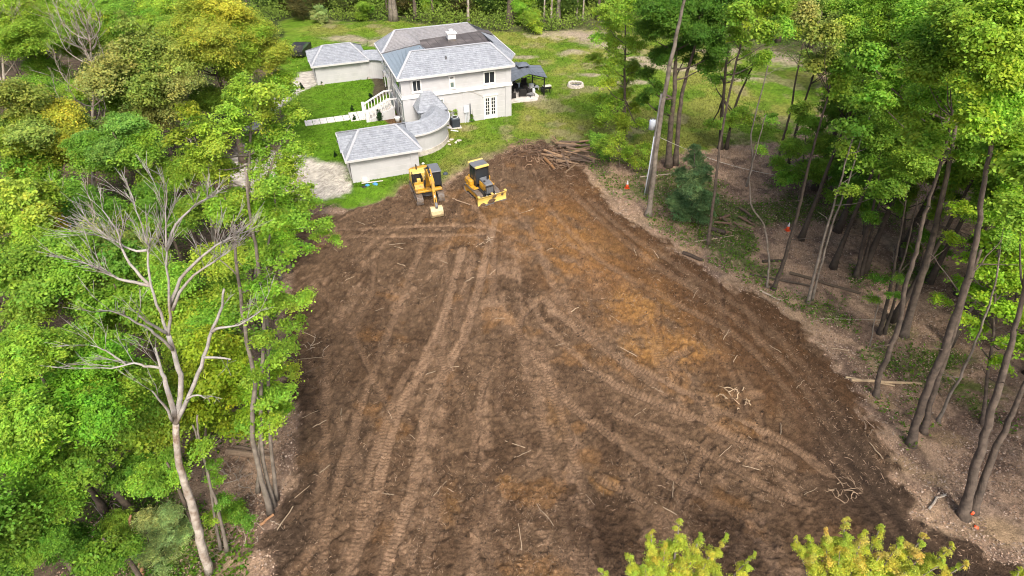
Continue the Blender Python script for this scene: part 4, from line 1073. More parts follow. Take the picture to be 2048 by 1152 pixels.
for sx in (-1, 1):
    for sy in (-1, 1): MB().bb(sx * .44 - .035, sx * .44 + .035, sy * .25 - .035, sy * .25 + .035, -.05, .62).build('leg', M['black'], gl)
MB().cbox(-.75, -.5, -.28, .28, .3, .8, .03).build('side_box', M['black'], gl)

# ring of stones
fp = G(1151, 172)
ring = empty('fire_pit', (fp.x, fp.y, gz(fp.x, fp.y)), 0, 'ring of pale stones for a camp fire on the lawn', 'fire pit')
sm = []
for i in range(5):
    m = MB(); P = []
    for z, r in ((0, .2), (.14, .24), (.27, .16)):
        for q in range(7):
            a = q * 2 * math.pi / 7; rr = r * random.uniform(.75, 1.15); P.append((rr * math.cos(a), rr * .8 * math.sin(a), z + random.uniform(-.03, .03)))
    F_ = [(k * 7 + q, k * 7 + (q + 1) % 7, (k + 1) * 7 + (q + 1) % 7, (k + 1) * 7 + q) for k in range(2) for q in range(7)] + [tuple(14 + q for q in range(7)), tuple(reversed(range(7)))]
    m.add(P, F_); o = m.build('stone', M['stone'], None); sm.append(o.data); bpy.data.objects.remove(o)
for i in range(15):
    a = i * 2 * math.pi / 15
    for rr, zz in ((.92, -.05), (.86, .16)):
        o = link_mesh('stone', sm[random.randrange(5)], None, ring); b = a + (.2 if zz > 0 else 0)
        o.location = (rr * math.cos(b), rr * math.sin(b), zz); o.rotation_euler = (0, 0, b + math.pi / 2 + random.uniform(-.2, .2)); o.scale = (1, .8, random.uniform(.7, 1.0))
MB().cyl((0, 0, .01), (0, 0, .05), .75, .6, 14).build('ash', M['mach_grey'], ring)

# air conditioner and young shrubs at the facade
ac = empty('air_conditioner', hw(-6.75, -.75, 0), HR, 'dark blue grey air conditioner standing at the house wall', 'air conditioner')
MB().bb(-.6, .6, -.6, .6, -.1, .08).build('pad', M['concrete'], ac)
MB().cbox(-.45, .45, -.45, .45, .08, 1.1, .06).build('casing', M['ac'], ac)
m = MB()
for z in np.arange(.2, 1.0, .1): m.bb(-.462, .462, -.462, .462, z, z + .03)
m.build('louvre', M['mach_black'], ac)
MB().tube([(.34 * math.cos(a), .34 * math.sin(a), 1.12) for a in np.linspace(0, 2 * math.pi, 17)], .03, 5, False).build('fan_guard', M['galv'], ac)
MB().cyl((0, 0, 1.1), (0, 0, 1.115), .3, n=16).build('fan_opening', M['mach_black'], ac)
for (u, v, w, l, h, c, nm, lb) in ((897, 256, .7, .35, .12, 'white_plastic', 'board', 'short white board lying in the grass by the air conditioner'),
                               (909, 262, .9, .16, .06, 'white_plastic', 'board', 'thin white board lying in the grass before the curved wall')):
    p = G(u, v); o = MB().cbox(-w / 2, w / 2, -l / 2, l / 2, 0, h, .015).build(nm, M[c]); o.location = (p.x, p.y, gz(p.x, p.y)); o.rotation_euler = (0, 0, -.3); tag(o, lb, 'board')
for (u, v, s) in ((894, 283, .5), (903, 280, .35), (912, 286, .3), (918, 282, .4), (899, 290, .3)):
    p = G(u, v); o = link_mesh('flat_stone', sm[random.randrange(5)], None); o.location = (p.x, p.y, gz(p.x, p.y)); o.scale = (s * 3, s * 2.4, .5); o.rotation_euler = (0, 0, random.uniform(0, 3))
    tag(o, 'flat grey stone in the grass before the curved corridor', 'stone', 'flat stones by the curved corridor')
# white pots beside the left wall, rubbish at the garage
def pot(p, s, label):
    o = empty('plant_pot', p, 0, label, 'plant pot')
    MB().tube([(0, 0, 0), (0, 0, .45 * s), (0, 0, .5 * s)], [.16 * s, .26 * s, .26 * s], 12).build('pot', M['white_plastic'], o)
    return o
pot(hw(-12.4, 2.6, 0), 1.3, 'white pot on the mulch at the foot of the house corner')
for (u, v, w, h, c, lb, cat) in ((731, 363, .9, .5, 'sack', 'heap of pale sacks lying against the garage wall', 'sack'), (735, 371, .5, .2, 'tarp', 'crumpled pale blue sheet beside the sacks', 'sheet'), (751, 369, .55, .25, 'tarp', 'bright blue folded tarpaulin at the garage wall', 'tarpaulin'),
                              (728, 374, .5, .15, 'mach_black', 'black plastic bag below the pale sacks', 'bag'), (891, 349, .5, .3, 'ac', 'small dark blue canister in the grass between the two machines', 'canister'),
                              (846, 328, .35, .2, 'white_plastic', 'small white bucket behind the excavator', 'bucket')):
    p = G(u, v); m = MB(); P = []
    for z, r in ((0, .9), (.4, 1.0), (.85, .6), (1.0, .15)):
        for q in range(9):
            a = q * 2 * math.pi / 9; rr = r * random.uniform(.8, 1.12); P.append((w * .5 * rr * math.cos(a), w * .35 * rr * math.sin(a), h * z * random.uniform(.85, 1.1)))
    m.add(P, [(k * 9 + q, k * 9 + (q + 1) % 9, (k + 1) * 9 + (q + 1) % 9, (k + 1) * 9 + q) for k in range(3) for q in range(9)] + [tuple(27 + q for q in range(9))])
    o = m.build(cat.replace(' ', '_'), M[c]); o.location = (p.x, p.y, gz(p.x, p.y) - .03); tag(o, lb, cat)
bdd = MB().cbox(-1.0, 1.0, -.06, .06, 0, .05, .01).build('plank', M['sack']); p = G(745, 366); bdd.location = (p.x, p.y, .08); bdd.rotation_euler = (0, 0.05, HR); tag(bdd, 'narrow pale plank leaning across the rubbish at the garage', 'plank')
# vehicle beyond the far garage, seen through the leaves
tk = G(612, 108)
tr_ = empty('parked_car', (tk.x - .6, tk.y, gz(tk.x, tk.y)), HR + 1.2, 'dark car half hidden by leaves beside the far garage', 'car')
MB().prism([(-2.2, .35), (2.2, .35), (2.25, .7), (2.1, .95), (1.1, 1.0), (.5, 1.45), (-1.3, 1.5), (-1.9, 1.05), (-2.2, .95)], 'y', -.88, .88).build('body', M['mach_black'], tr_)
MB().prism([(1.05, 1.02), (.52, 1.41), (-1.25, 1.45), (-1.75, 1.06)], 'y', -.895, .895).build('window', M['glass_green'], tr_)
for sx in (-1.35, 1.35):
    for s in (-1, 1): MB().cyl((sx, s * .9, .34), (sx, s * .7, .34), .34, n=14).build('wheel', M['mach_black'], tr_)

# ================================================================== POLE, CONES
pb = G(1293, 388); pt = over(pb, 1324, 186)
pole = empty('utility_pole', (pb.x, pb.y, gz(pb.x, pb.y) - .3), 0, 'grey wooden utility pole carrying a transformer, beside the tall bare trunk', 'pole')
ph = pt.z + .3
MB().tube([(0, 0, 0), (pt.x - pb.x, pt.y - pb.y, ph)], [.17, .12], 12).build('shaft', M['pole_wood'], pole)
MB().tube([(-.2, -.05, 0), (-.14, -.06, ph * .3), (-.12, -.04, ph * .62)], .06, 6).build('conduit', M['galv'], pole)
tp = G(1313, 243, 0); tz = over(pb, 1312, 243)
q = tz - pb
tf = MB().tube([(q.x - .3, q.y - .1, q.z - .25), (q.x - .3, q.y - .1, q.z + .52), (q.x - .3, q.y - .1, q.z + .58)], [.27, .27, .22], 16).build('transformer', M['galv'], pole)
for s in (-1, 1): MB().cyl((q.x - .3 + s * .1, q.y - .1, q.z + .55), (q.x - .3 + s * .1, q.y - .1, q.z + .78), .04, .025, 6).build('bushing', M['mach_grey'], tf)
MB().bb(q.x - .12, q.x + .05, q.y - .1, q.y, q.z, q.z + .3).build('bracket', M['mach_grey'], tf)
gy0 = Vector((pt.x + .05, pt.y, over(pb, 1318, 272).z)); gy1 = G(1560, 352, .2)
gw_ = MB().tube([gy0.lerp(gy1, t) + Vector((0, 0, -.5 * math.sin(math.pi * t))) for t in np.linspace(0, 1, 9)], .018, 5).build('guy_wire', M['cable']); tag(gw_, 'thin pale wire running down from the utility pole into the trees', 'wire')

def cone(u, v, label):
    p = G(u, v)
    o = empty('traffic_cone', (p.x, p.y, gz(p.x, p.y)), .3, label, 'traffic cone', 'orange traffic cones in the leaf litter')
    MB().bb(-.2, .2, -.2, .2, 0, .04).build('base', M['orange'], o)
    MB().tube([(0, 0, .04), (0, 0, .40)], [.17, .10], 14).build('body', M['orange'], o)
    MB().tube([(0, 0, .40), (0, 0, .55)], [.10, .07], 14).build('white_band', M['white_plastic'], o)
    MB().tube([(0, 0, .55), (0, 0, .63), (0, 0, .75)], [.07, .05, .03], 14).build('tip', M['white_plastic'], o)
cone(1254, 375, 'orange traffic cone with white top standing near the utility pole')
cone(1575, 459, 'orange traffic cone with white tip among the slender trunks')

# ================================================================== TREES
def leaf_quads(cen, nrm, size, rng, width=.55, fold=.25):
    """one folded leaf per row: four points each, two triangles sharing the midrib"""
    n = len(cen)
    t = rng.normal(size=(n, 3)); t -= (t * nrm).sum(1)[:, None] * nrm
    t /= np.linalg.norm(t, axis=1)[:, None] + 1e-9
    b = np.cross(nrm, t)
    s = size[:, None]
    tip = cen + t * s * .5 - nrm * s * .12
    bas = cen - t * s * .5
    l = cen + b * s * width * .5 + nrm * s * fold * .3
    r = cen - b * s * width * .5 + nrm * s * fold * .3
    V = np.stack([bas, r, tip, l], 1).reshape(-1, 3)
    i = np.arange(n) * 4
    T = np.stack([np.stack([i, i + 1, i + 2], 1), np.stack([i, i + 2, i + 3], 1)], 1).reshape(-1, 3)
    return V, T
def crown_mesh(name, R, n_leaf, leaf, seed, flat=.8, lobes=7, per=34, spread=.30, droop=.25, var=.28, width=.6, hole=.0, needles=False):
    """a leafy mass: boughs (lobes) carry sprays of leaves, denser on the outside, ragged outline"""
    rng = np.random.default_rng(seed)
    lc = rng.normal(size=(lobes, 3)); lc /= np.linalg.norm(lc, axis=1)[:, None]
    lc *= (R * rng.uniform(.30, .66, lobes))[:, None]; lc[:, 2] *= flat
    lr = R * rng.uniform(.36, .62, lobes)
    n_sp = max(4, n_leaf // per)
    k = rng.integers(0, lobes, n_sp)
    d = rng.normal(size=(n_sp, 3)); d /= np.linalg.norm(d, axis=1)[:, None]
    d[:, 2] = np.where(d[:, 2] < -.35, -d[:, 2] * .6, d[:, 2])
    rad = lr[k] * (rng.uniform(.35, 1.0, n_sp) ** .55) * rng.uniform(.85, 1.2, n_sp)
    sc = lc[k] + d * rad[:, None] * np.array([1, 1, flat])
    out = sc / (np.linalg.norm(sc, axis=1)[:, None] + 1e-6)
    cnt = rng.poisson(per, n_sp)
    idx = np.repeat(np.arange(n_sp), cnt)
    n = len(idx)
    sp = spread * R ** .35 * rng.uniform(.6, 1.3, n_sp)
    off = rng.normal(size=(n, 3)) * np.array([1, 1, .42]) * sp[idx][:, None]
    off += out[idx] * (np.abs(rng.normal(size=n)) * sp[idx] * .5)[:, None]
    off[:, 2] -= droop * (off[:, 0] ** 2 + off[:, 1] ** 2) / (sp[idx] + 1e-6) * .5
    cen = sc[idx] + off
    nr = out[idx] * .55 + np.array([0, 0, .8]) + rng.normal(size=(n, 3)) * .48
    nr /= np.linalg.norm(nr, axis=1)[:, None]
    V, T = leaf_quads(cen, nr, leaf * rng.uniform(.65, 1.35, n), rng, width)
    sprayc = rng.normal(1, var * .45, n_sp)[idx]
    br = np.clip(sprayc + rng.normal(0, var * .5, n), .45, 1.7)
    hue = np.clip(rng.normal(0, .07, n_sp)[idx] + rng.normal(0, .06, n), -.22, .22)
    c = np.stack([br * (1 + hue), br, br * (1 - hue * .5)], 1)
    # some sprays run to young yellowish tips
    y = (rng.random(n_sp) < .10)[idx]
    c[y] *= np.array([1.22, 1.12, 1.1])
    return mesh_np(name, V, tris=T, col=np.repeat(c, 4, 0))
CR = {}
def crown_set(key, R, n_leaf, leaf, count, **kw):
    CR[key] = (R, [])
    for i in range(count):
        me = crown_mesh('crown', R, n_leaf, leaf, hash(key) % 1 + sum(map(ord, key)) * 13 + i, **kw)
        me.materials.append(M['leaf']); CR[key][1].append(me)
crown_set('xl', 3.8, 38000, .17, 3, lobes=18, per=46, spread=.21)
crown_set('l', 2.6, 18000, .165, 4, lobes=12, per=42, spread=.20)
crown_set('m', 1.6, 6600, .16, 4, lobes=8, per=38, spread=.19)
crown_set('s', .9, 1500, .165, 3, lobes=4, per=30, spread=.18)
crown_set('airy_l', 2.4, 6200, .185, 3, lobes=10, per=36, spread=.22, flat=1.0)
crown_set('airy_m', 1.5, 2700, .18, 3, lobes=7, per=32, spread=.21, flat=1.0)
crown_set('airy_s', .8, 760, .165, 2, lobes=4, per=26, spread=.18, flat=1.0)
crown_set('fine_l', 2.6, 10500, .235, 3, lobes=16, per=30, spread=.15, width=.5, droop=.7, var=.36)
crown_set('spire', .7, 700, .14, 3, lobes=4, per=20, spread=.13, flat=1.9)
crown_set('needle', 1.5, 3000, .30, 2, lobes=11, per=26, spread=.17, width=.16, flat=.8, droop=.05, var=.4)
def pick(r, style=''):
    if style in ('needle', 'spire'): return style
    if style == 'fine': return 'fine_l'
    if style == 'airy': return 'airy_l' if r > 1.9 else 'airy_m' if r > 1.05 else 'airy_s'
    return 'xl' if r > 3.1 else 'l' if r > 2.0 else 'm' if r > 1.15 else 's'

LIME = (.305, .460, .050); GREEN = (.155, .310, .034); DARKG = (.090, .210, .028); YEL = (.360, .460, .060); OLIVE = (.290, .385, .075); BRIGHT = (.255, .440, .046)
MID = (.240, .415, .048); GOLD = (.44, .50, .060); PINE = (.15, .265, .105); SAGE = (.38, .48, .17); BRONZE = (.320, .370, .100); UNDER = (.140, .260, .028)
def jitter(c, a=.12):
    k = 1 + random.uniform(-a, a)
    return (c[0] * k * (1 + random.uniform(-a, a)), c[1] * k, c[2] * k, 1)
def crown(parent, p, r, col, style='', sq=1.0, name='crown'):
    R, ms = CR[pick(r, style)]
    o = link_mesh(name, random.choice(ms), None, parent)
    o.location = Vector(p) - parent.location
    k = r / R
    o.scale = (k * random.uniform(.92, 1.08), k * random.uniform(.92, 1.08), k * sq)
    o.rotation_euler = (random.uniform(-.15, .15), random.uniform(-.15, .15), random.uniform(0, 6.28))
    o.color = jitter(col)
    return o
def wobble(pts, amp, k=4):
    """denser, slightly crooked copy of a polyline"""
    pts = [Vector(p) for p in pts]; out = []
    for i in range(len(pts) - 1):
        p0 = pts[max(i - 1, 0)]; p1 = pts[i]; p2 = pts[i + 1]; p3 = pts[min(i + 2, len(pts) - 1)]
        for j in range(k):
            t = j / k
            q = .5 * ((2 * p1) + (p2 - p0) * t + (2 * p0 - 5 * p1 + 4 * p2 - p3) * t * t + (3 * p1 - p0 - 3 * p2 + p3) * t ** 3)
            if i + j > 0: q = q + Vector((random.uniform(-amp, amp), random.uniform(-amp, amp), 0))
            out.append(q)
    out.append(pts[-1]); return out
def stem(name, pts, r0, r1, mt, parent, n=8, amp=.05, flare=1.75, k=4, power=1.0):
    P = wobble(pts, amp, k); N = len(P)
    rad = [r0 + (r1 - r0) * (i / (N - 1)) ** power for i in range(N)]
    if flare > 1: rad[0] *= flare; rad[1] *= 1 + (flare - 1) * .35
    off = parent.location
    return MB().tube([p - off for p in P], rad, n).build(name, mt, parent), P, rad
def limb_to(parent, P, rad, q, mt, lo=.35):
    """a limb from a lower point of the trunk up to q"""
    q = Vector(q)
    best = None
    for i, p in enumerate(P[:-1]):
        if i < len(P) * lo: continue
        if p.z < q.z - .4 * (q - p).to_2d().length:
            best = i
    if best is None: best = int(len(P) * lo)
    p = P[best]; mid = p.lerp(q, .5) + Vector((0, 0, -.12 * (q - p).length + .1)); r = min(rad[best] * .6, .028 * (q - p).length + .03)
    if (q - p).length < .5: return
    off = parent.location
    W = wobble([p, mid, q], .06, 3)
    MB().tube([w - off for w in W], [r * (1 - .75 * i / (len(W) - 1)) for i in range(len(W))], 5).build('branch', mt, parent)

def tree(label, trunks, puffs, col, bark='bark', tr=.2, style='', group=None, name='broadleaf_tree', cat='tree', sq=1.0, limbs=True, dk=.0):
    """trunks: lists of photo points from the foot upward; puffs: (u, v, radius in photo px[, colour][, push])"""
    B = G(*trunks[0][0])
    B.z = gz(B.x, B.y) - .15
    o = empty(name, B, 0, label, cat, group)
    allP = None
    for ti, t in enumerate(trunks):
        b = G(*t[0]); b.z = gz(b.x, b.y) - .15
        pts = [b] + [over(b, u, v) for u, v in t[1:]]
        s, P, rad = stem('trunk', pts, tr * (1 if ti == 0 else .8), max(.03, tr * .3), M[bark], o, 8, .04)
        if allP is None or len(P) > 0: allP = (P, rad) if ti == 0 else allP
    P, rad = allP
    if limbs and len(P) > 8:                                  # dead side branches and snapped stubs on the bare lower trunk
        for q in range(5):
            i = random.randrange(int(len(P) * .25), int(len(P) * .85)); a = random.uniform(0, 6.28); L = random.choice([.35, .6, 1.3, 2.0]) * random.uniform(.7, 1.3)
            d = Vector((math.cos(a), math.sin(a), random.uniform(.1, .7))) * L
            r = min(rad[i] * .45, .018 + .012 * L)
            MB().tube([w - o.location for w in wobble([P[i], P[i] + d * .5 + Vector((0, 0, .06)), P[i] + d], .05, 3)], [r * (1 - .12 * j) for j in range(7)], 5).build('branch', M[bark], o)
    for pf in puffs:
        u, v, rp = pf[:3]
        c = pf[3] if len(pf) > 3 and isinstance(pf[3], tuple) else col
        push = pf[-1] if len(pf) > 3 and not isinstance(pf[-1], tuple) else None
        # nearest trunk point seen at about that height, then along the sight line
        k = random.uniform(-.045, .045) if push is None else push
        p = over(P[min(len(P) - 1, int(len(P) * .6))], u, v, k + dk)
        if p.z < .6: p = G(u, v, .8)
        r = rp * depth(p) / F_PX
        crown(o, p, r, c, style, sq)
        if limbs and r > .7: limb_to(o, P, rad, p - Vector((0, 0, r * .3)), M[bark])
    return o
def crowned(label, u, v, rp, z, col, style='', group=None, name='broadleaf_tree', sq=.9, bark='bark', extra=(), col2=None, n=5):
    """a tree of which the photo shows only the crown: centre (u,v), height z of the crown's centre"""
    c = G(u, v, z); r = rp * depth(c) / F_PX
    B = Vector((c.x, c.y, gz(c.x, c.y) - .15))
    o = empty(name, B, 0, label, 'tree', group)
    top = Vector((c.x + random.uniform(-.4, .4), c.y + random.uniform(-.4, .4), z + r * .5))
    s, P, rad = stem('trunk', [B, B.lerp(top, .5) + Vector((random.uniform(-.3, .3), random.uniform(-.3, .3), 0)), top], .10 + r * .045, .04, M[bark], o, 7, .04)
    crown(o, c, r * .72, col, style, sq)
    a0 = random.uniform(0, 6.28)
    for k in range(n):
        a = a0 + k * 2 * math.pi / n + random.uniform(-.3, .3); e = random.uniform(-.25, .6)
        q = c + Vector((math.cos(a) * r * .62, math.sin(a) * r * .62, r * .55 * e))
        crown(o, q, r * random.uniform(.40, .56), col if (col2 is None or k % 2) else col2, style, sq)
        limb_to(o, P, rad, q, M[bark], .45)
    for (du, dv, rr, cc) in extra:
        q = over(c, du, dv); crown(o, q, rr * depth(q) / F_PX, cc, style, sq)
    return o

# ---- left wood, tree by tree
crowned('tall maple with yellow flowering top above the far garage driveway', 420, 95, 115, 11, LIME, col2=YEL, n=6, extra=((400, 40, 60, YEL), (450, 30, 60, GOLD), (500, 60, 50, YEL), (540, 110, 50, YEL), (370, 60, 50, YEL), (470, 130, 55, LIME), (560, 170, 40, BRIGHT), (480, 195, 45, BRIGHT), (410, 200, 45, MID), (345, 120, 45, LIME)))
crowned('brownish olive tree between the yellow topped maple and the bare grey tree', 290, 165, 100, 10, OLIVE, 'airy', col2=BRONZE, n=7, sq=1.0, extra=((280, 80, 45, OLIVE), (310, 230, 50, BRONZE), (260, 180, 60, OLIVE), (330, 150, 50, OLIVE), (340, 200, 45, BRONZE), (290, 130, 55, OLIVE), (250, 130, 45, BRONZE)))
crowned('pale lime tree at the upper left picture corner behind bare branches', 60, 70, 95, 11, LIME, col2=MID, n=6, extra=((20, 30, 55, LIME), (110, 60, 50, LIME), (90, 140, 45, MID)))
crowned('mid green tree behind the bare grey branched tree', 150, 60, 70, 9, MID, col2=GREEN, n=5, extra=((130, 20, 50, LIME), (220, 60, 50, MID)))
crowned('light green tree at the top edge left of the yellow topped maple', 270, 50, 75, 11, MID, col2=LIME, n=5, extra=((320, 20, 50, LIME), (230, 20, 45, MID), (335, 70, 40, BRIGHT)))
crowned('dark olive yellow tree at the left picture edge', 80, 265, 95, 9, (.32, .40, .045), col2=OLIVE, n=7, extra=((40, 200, 55, OLIVE), (140, 300, 50, (.30, .37, .042)), (60, 320, 55, (.27, .34, .04)), (120, 230, 45, (.38, .43, .05))))
crowned('fresh green round tree with blue green tint below the olive tree', 240, 300, 85, 9, (.20, .40, .07), col2=MID, n=6, extra=((200, 330, 50, MID), (290, 280, 45, BRIGHT), (250, 250, 40, (.21, .41, .07))))
crowned('lime tree with orange tinted shoots at the left edge', 50, 430, 80, 10, LIME, col2=YEL, n=6, extra=((30, 380, 40, YEL), (100, 440, 40, (.36, .33, .025)), (60, 490, 45, BRIGHT)))
crowned('green tree below the orange tinted lime tree, its crown wide and even', 90, 550, 100, 9, MID, col2=BRIGHT, n=7, extra=((30, 540, 60, MID), (150, 520, 50, BRIGHT), (170, 600, 45, GREEN), (60, 620, 55, MID)))
crowned('large bright green fine leaved tree filling the lower left', 120, 800, 150, 10, (.195, .43, .034), 'fine', col2=BRIGHT, n=8, extra=((60, 700, 70, BRIGHT), (200, 720, 65, (.22, .45, .034)), (250, 830, 60, MID), (40, 880, 80, (.20, .44, .034)), (160, 920, 75, MID), (260, 940, 55, GREEN), (270, 760, 50, BRIGHT), (90, 960, 70, BRIGHT)))
crowned('lime tree right behind the dead white tree', 400, 620, 95, 7.5, LIME, col2=BRIGHT, n=7, extra=((440, 520, 50, LIME), (350, 560, 50, BRIGHT), (460, 600, 45, LIME), (430, 700, 55, LIME), (360, 690, 50, LIME), (450, 780, 50, YEL), (390, 790, 45, LIME), (470, 680, 35, LIME), (340, 780, 40, BRIGHT), (420, 850, 40, LIME)))
crowned('bright green tree between the dead tree and the fine leaved tree', 250, 600, 75, 7.5, BRIGHT, col2=MID, n=6, extra=((300, 520, 45, MID), (230, 520, 45, GREEN), (200, 650, 45, BRIGHT), (290, 650, 45, LIME)))
crowned('deep green tree in the lower left picture corner', 60, 1060, 85, 6, GREEN, 'fine', col2=MID, n=6, extra=((20, 1120, 60, GREEN), (140, 1090, 55, GREEN), (230, 1060, 45, MID), (110, 1010, 60, BRIGHT)))
crowned('dark green low tree at the bottom edge left of the grey juniper', 215, 1110, 60, 4, GREEN, col2=UNDER, n=5)
crowned('green tree under the bare branches of the dead tree top', 330, 440, 60, 6.5, GREEN, col2=MID, n=6, extra=((300, 400, 40, GREEN), (380, 420, 40, MID)))
crowned('shaded green tree left of the dead white tree crown', 165, 440, 70, 7, GREEN, col2=MID, n=6, extra=((130, 480, 40, MID), (210, 420, 45, GREEN)))
crowned('bright leafy sapling at the left edge halfway down', 18, 690, 45, 11, BRIGHT, col2=LIME, n=4)
# lime tree with the split grey stem in front of the driveway
tree('lime tree with split grey stem overhanging the pale driveway', [[(498, 560), (500, 480), (497, 376), (499, 290), (505, 220)], [(512, 560), (520, 420), (545, 330), (575, 260)]],
     [(480, 190, 40), (530, 225, 45), (565, 275, 40), (510, 300, 42), (460, 250, 42), (590, 230, 28), (430, 285, 42), (405, 255, 34), (385, 320, 36), (440, 345, 42), (580, 335, 34), (610, 300, 24), (520, 185, 34), (560, 190, 26), (375, 225, 30, (.28, .36, .03)), (470, 400, 34), (530, 370, 34), (350, 280, 34, (.27, .33, .03)), (420, 400, 34, BRIGHT)],
     LIME, 'bark_grey', .2, 'airy')
tree('slender double stemmed tree with leafy sprays leaning over the churned soil', [[(540, 1025), (506, 874), (510, 766), (489, 654), (472, 524), (470, 450)], [(548, 1012), (521, 878), (528, 664), (513, 517), (499, 414), (490, 340)], [(552, 1000), (540, 880), (535, 700), (530, 560), (540, 470)]],
     [(545, 445, 36), (590, 440, 28), (640, 448, 24), (672, 482, 16), (560, 520, 38), (600, 500, 28), (530, 580, 38), (570, 600, 26), (612, 598, 22), (520, 680, 30), (552, 720, 28), (570, 788, 26), (530, 800, 34), (500, 850, 30), (545, 850, 26), (500, 760, 26), (625, 405, 26), (600, 380, 30), (550, 375, 34), (520, 625, 30), (635, 470, 20), (520, 500, 30, BRIGHT)],
     BRIGHT, 'bark_grey', .13, 'airy')
tree('small lime bush standing at the left clearing edge beside the double stemmed tree', [[(575, 800), (585, 760), (590, 720)]], [(590, 650, 26), (600, 610, 22), (570, 690, 26), (585, 745, 22)], LIME, 'bark', .05, 'airy')
tree('twisted grey sapling between dead trunk and double stemmed tree', [[(440, 1100), (425, 1000), (405, 910), (385, 850)]], [(430, 960, 20), (405, 900, 24), (450, 1000, 16), (420, 1040, 18)], BRIGHT, 'bark_grey', .07, 'airy', limbs=False)
tree('thin crooked stem right of the dead tree foot', [[(452, 1100), (438, 1030), (420, 960), (400, 880), (395, 830)]], [(445, 1000, 18), (470, 1025, 22, GREEN), (490, 1040, 20, GREEN), (430, 930, 18)], GREEN, 'bark_grey', .09, 'airy', limbs=False)

# grey green juniper at the bottom edge
jb = G(285, 1150)
jo = empty('juniper', (jb.x, jb.y, gz(jb.x, jb.y)), 0, 'grey green feathery juniper with orange bark at the bottom edge', 'tree')
stem('trunk', [jb, over(jb, 275, 1090), over(jb, 262, 1060), over(jb, 262, 1030)], .12, .05, mat('orange_bark', (.27, .15, .08), .9, .3, 4, bump=.6, bscale=14), jo)
for (u, v, r) in ((320, 1060, 38), (350, 1100, 42), (300, 1110, 36), (340, 1030, 30), (370, 1060, 30), (290, 1040, 28), (330, 1140, 34)):
    p = over(jb, u, v, random.uniform(-.03, .03)); crown(jo, p, r * depth(p) / F_PX, SAGE, 'needle', .9)

# ---- dead and bare trees
def bough(name, base, px, r0, r1, parent, k0=0.0, k1=0.0, mt='dead_limb', twigs=6, tl=1.0, start=None, n=6):
    pts = []
    for i, (u, v) in enumerate(px):
        p = over(base, u, v, k0 + (k1 - k0) * (i / max(1, len(px) - 1)))
        pts.append(p)
    if start is not None: pts[0] = start
    o, P, rad = stem(name, pts, r0, r1, M[mt], parent, n, .03, 1.0, 3)
    if twigs:
        for q in range(twigs):
            i = random.randrange(len(P) // 2, len(P))
            p = P[i]; d = (P[i] - P[max(0, i - 2)]); d = d.normalized() if d.length > 1e-6 else Vector((0, 0, 1))
            for rep in range(1):
                w = (d + Vector((random.uniform(-.8, .8), random.uniform(-.8, .8), random.uniform(-.1, .6)))).normalized()
                L = tl * random.uniform(.5, 1.5)
                m1 = p + w * L * .5 + Vector((random.uniform(-.1, .1), random.uniform(-.1, .1), .05)); e1 = p + w * L + Vector((0, 0, .15 * L))
                t = MB().tube([p - parent.location, m1 - parent.location, e1 - parent.location], [max(.011, rad[i] * .4), .010, .005], 4)
                for s in range(4):
                    w2 = (w + Vector((random.uniform(-.8, .8), random.uniform(-.8, .8), random.uniform(0, .5)))).normalized()
                    f = (p.lerp(m1, .6), m1, m1.lerp(e1, .5), m1.lerp(e1, .2))[s]
                    t.tube([f - parent.location, f + w2 * L * .5 - parent.location], [.009, .004], 4)
                t.build('twig', M[mt], o).matrix_parent_inverse = Matrix()
    return P
db = G(419, 1144); db.z = gz(db.x, db.y) - .1
dead = empty('dead_tree', db, 0, 'tall dead tree with bare whitish forked limbs and peeling trunk', 'dead tree')
TP = bough('trunk', db, [(419, 1144), (405, 1095), (393, 1049), (380, 1000), (369, 963), (356, 912), (352, 847)], .205, .115, dead, 0, 0, 'dead_wood', 0, n=10)
fk = TP[-1]
A = bough('limb', db, [(352, 847), (362, 766), (352, 722), (337, 671)], .11, .085, dead, 0, .01, start=fk, twigs=0)
a1 = A[-1]
bough('limb', db, [(337, 671), (321, 626), (301, 571), (297, 510), (294, 483), (274, 424), (260, 385)], .06, .012, dead, .01, .06, start=a1, twigs=19)
bough('limb', db, [(337, 671), (340, 612), (333, 534), (333, 448), (332, 380)], .06, .012, dead, .01, -.03, start=a1, twigs=19)
def near(P, u, v):
    return min(P, key=lambda p: (1024 + F_PX * (p - EYE).x / depth(p) - u) ** 2 + (576 - F_PX * ((p - EYE).y * _S + (p - EYE).z * _C) / depth(p) - v) ** 2)
AL = bough('limb', db, [(301, 571), (270, 540), (245, 500), (232, 459), (205, 420)], .06, .015, dead, .03, .09, twigs=13)
bough('limb', db, [(301, 571), (270, 566), (239, 558), (191, 534), (147, 520)], .07, .015, dead, .03, .07, twigs=13)
bough('limb', db, [(340, 612), (362, 558), (404, 513), (445, 483), (472, 472)], .07, .015, dead, .01, -.06, twigs=16)
bough('limb', db, [(345, 620), (373, 565), (427, 524), (460, 500)], .06, .015, dead, .0, -.04, twigs=12)
bough('limb', db, [(294, 500), (262, 500), (225, 480), (190, 470)], .05, .012, dead, .05, .1, twigs=10)
bough('limb', db, [(333, 500), (352, 450), (390, 410), (420, 395)], .05, .012, dead, .0, -.04, twigs=12)
bough('limb', db, [(335, 667), (305, 650), (277, 631)], .06, .03, dead, .01, -.02, twigs=2)
bough('limb', db, [(345, 700), (318, 672), (291, 654), (239, 626), (198, 619)], .06, .015, dead, .0, -.06, twigs=5)
Bm = bough('limb', db, [(352, 847), (390, 766), (407, 715), (427, 654), (445, 612), (448, 578)], .088, .035, dead, 0, -.04, start=fk, twigs=1)
bough('limb', db, [(424, 664), (440, 655), (479, 650), (520, 623)], .06, .015, dead, -.03, -.06, twigs=5)
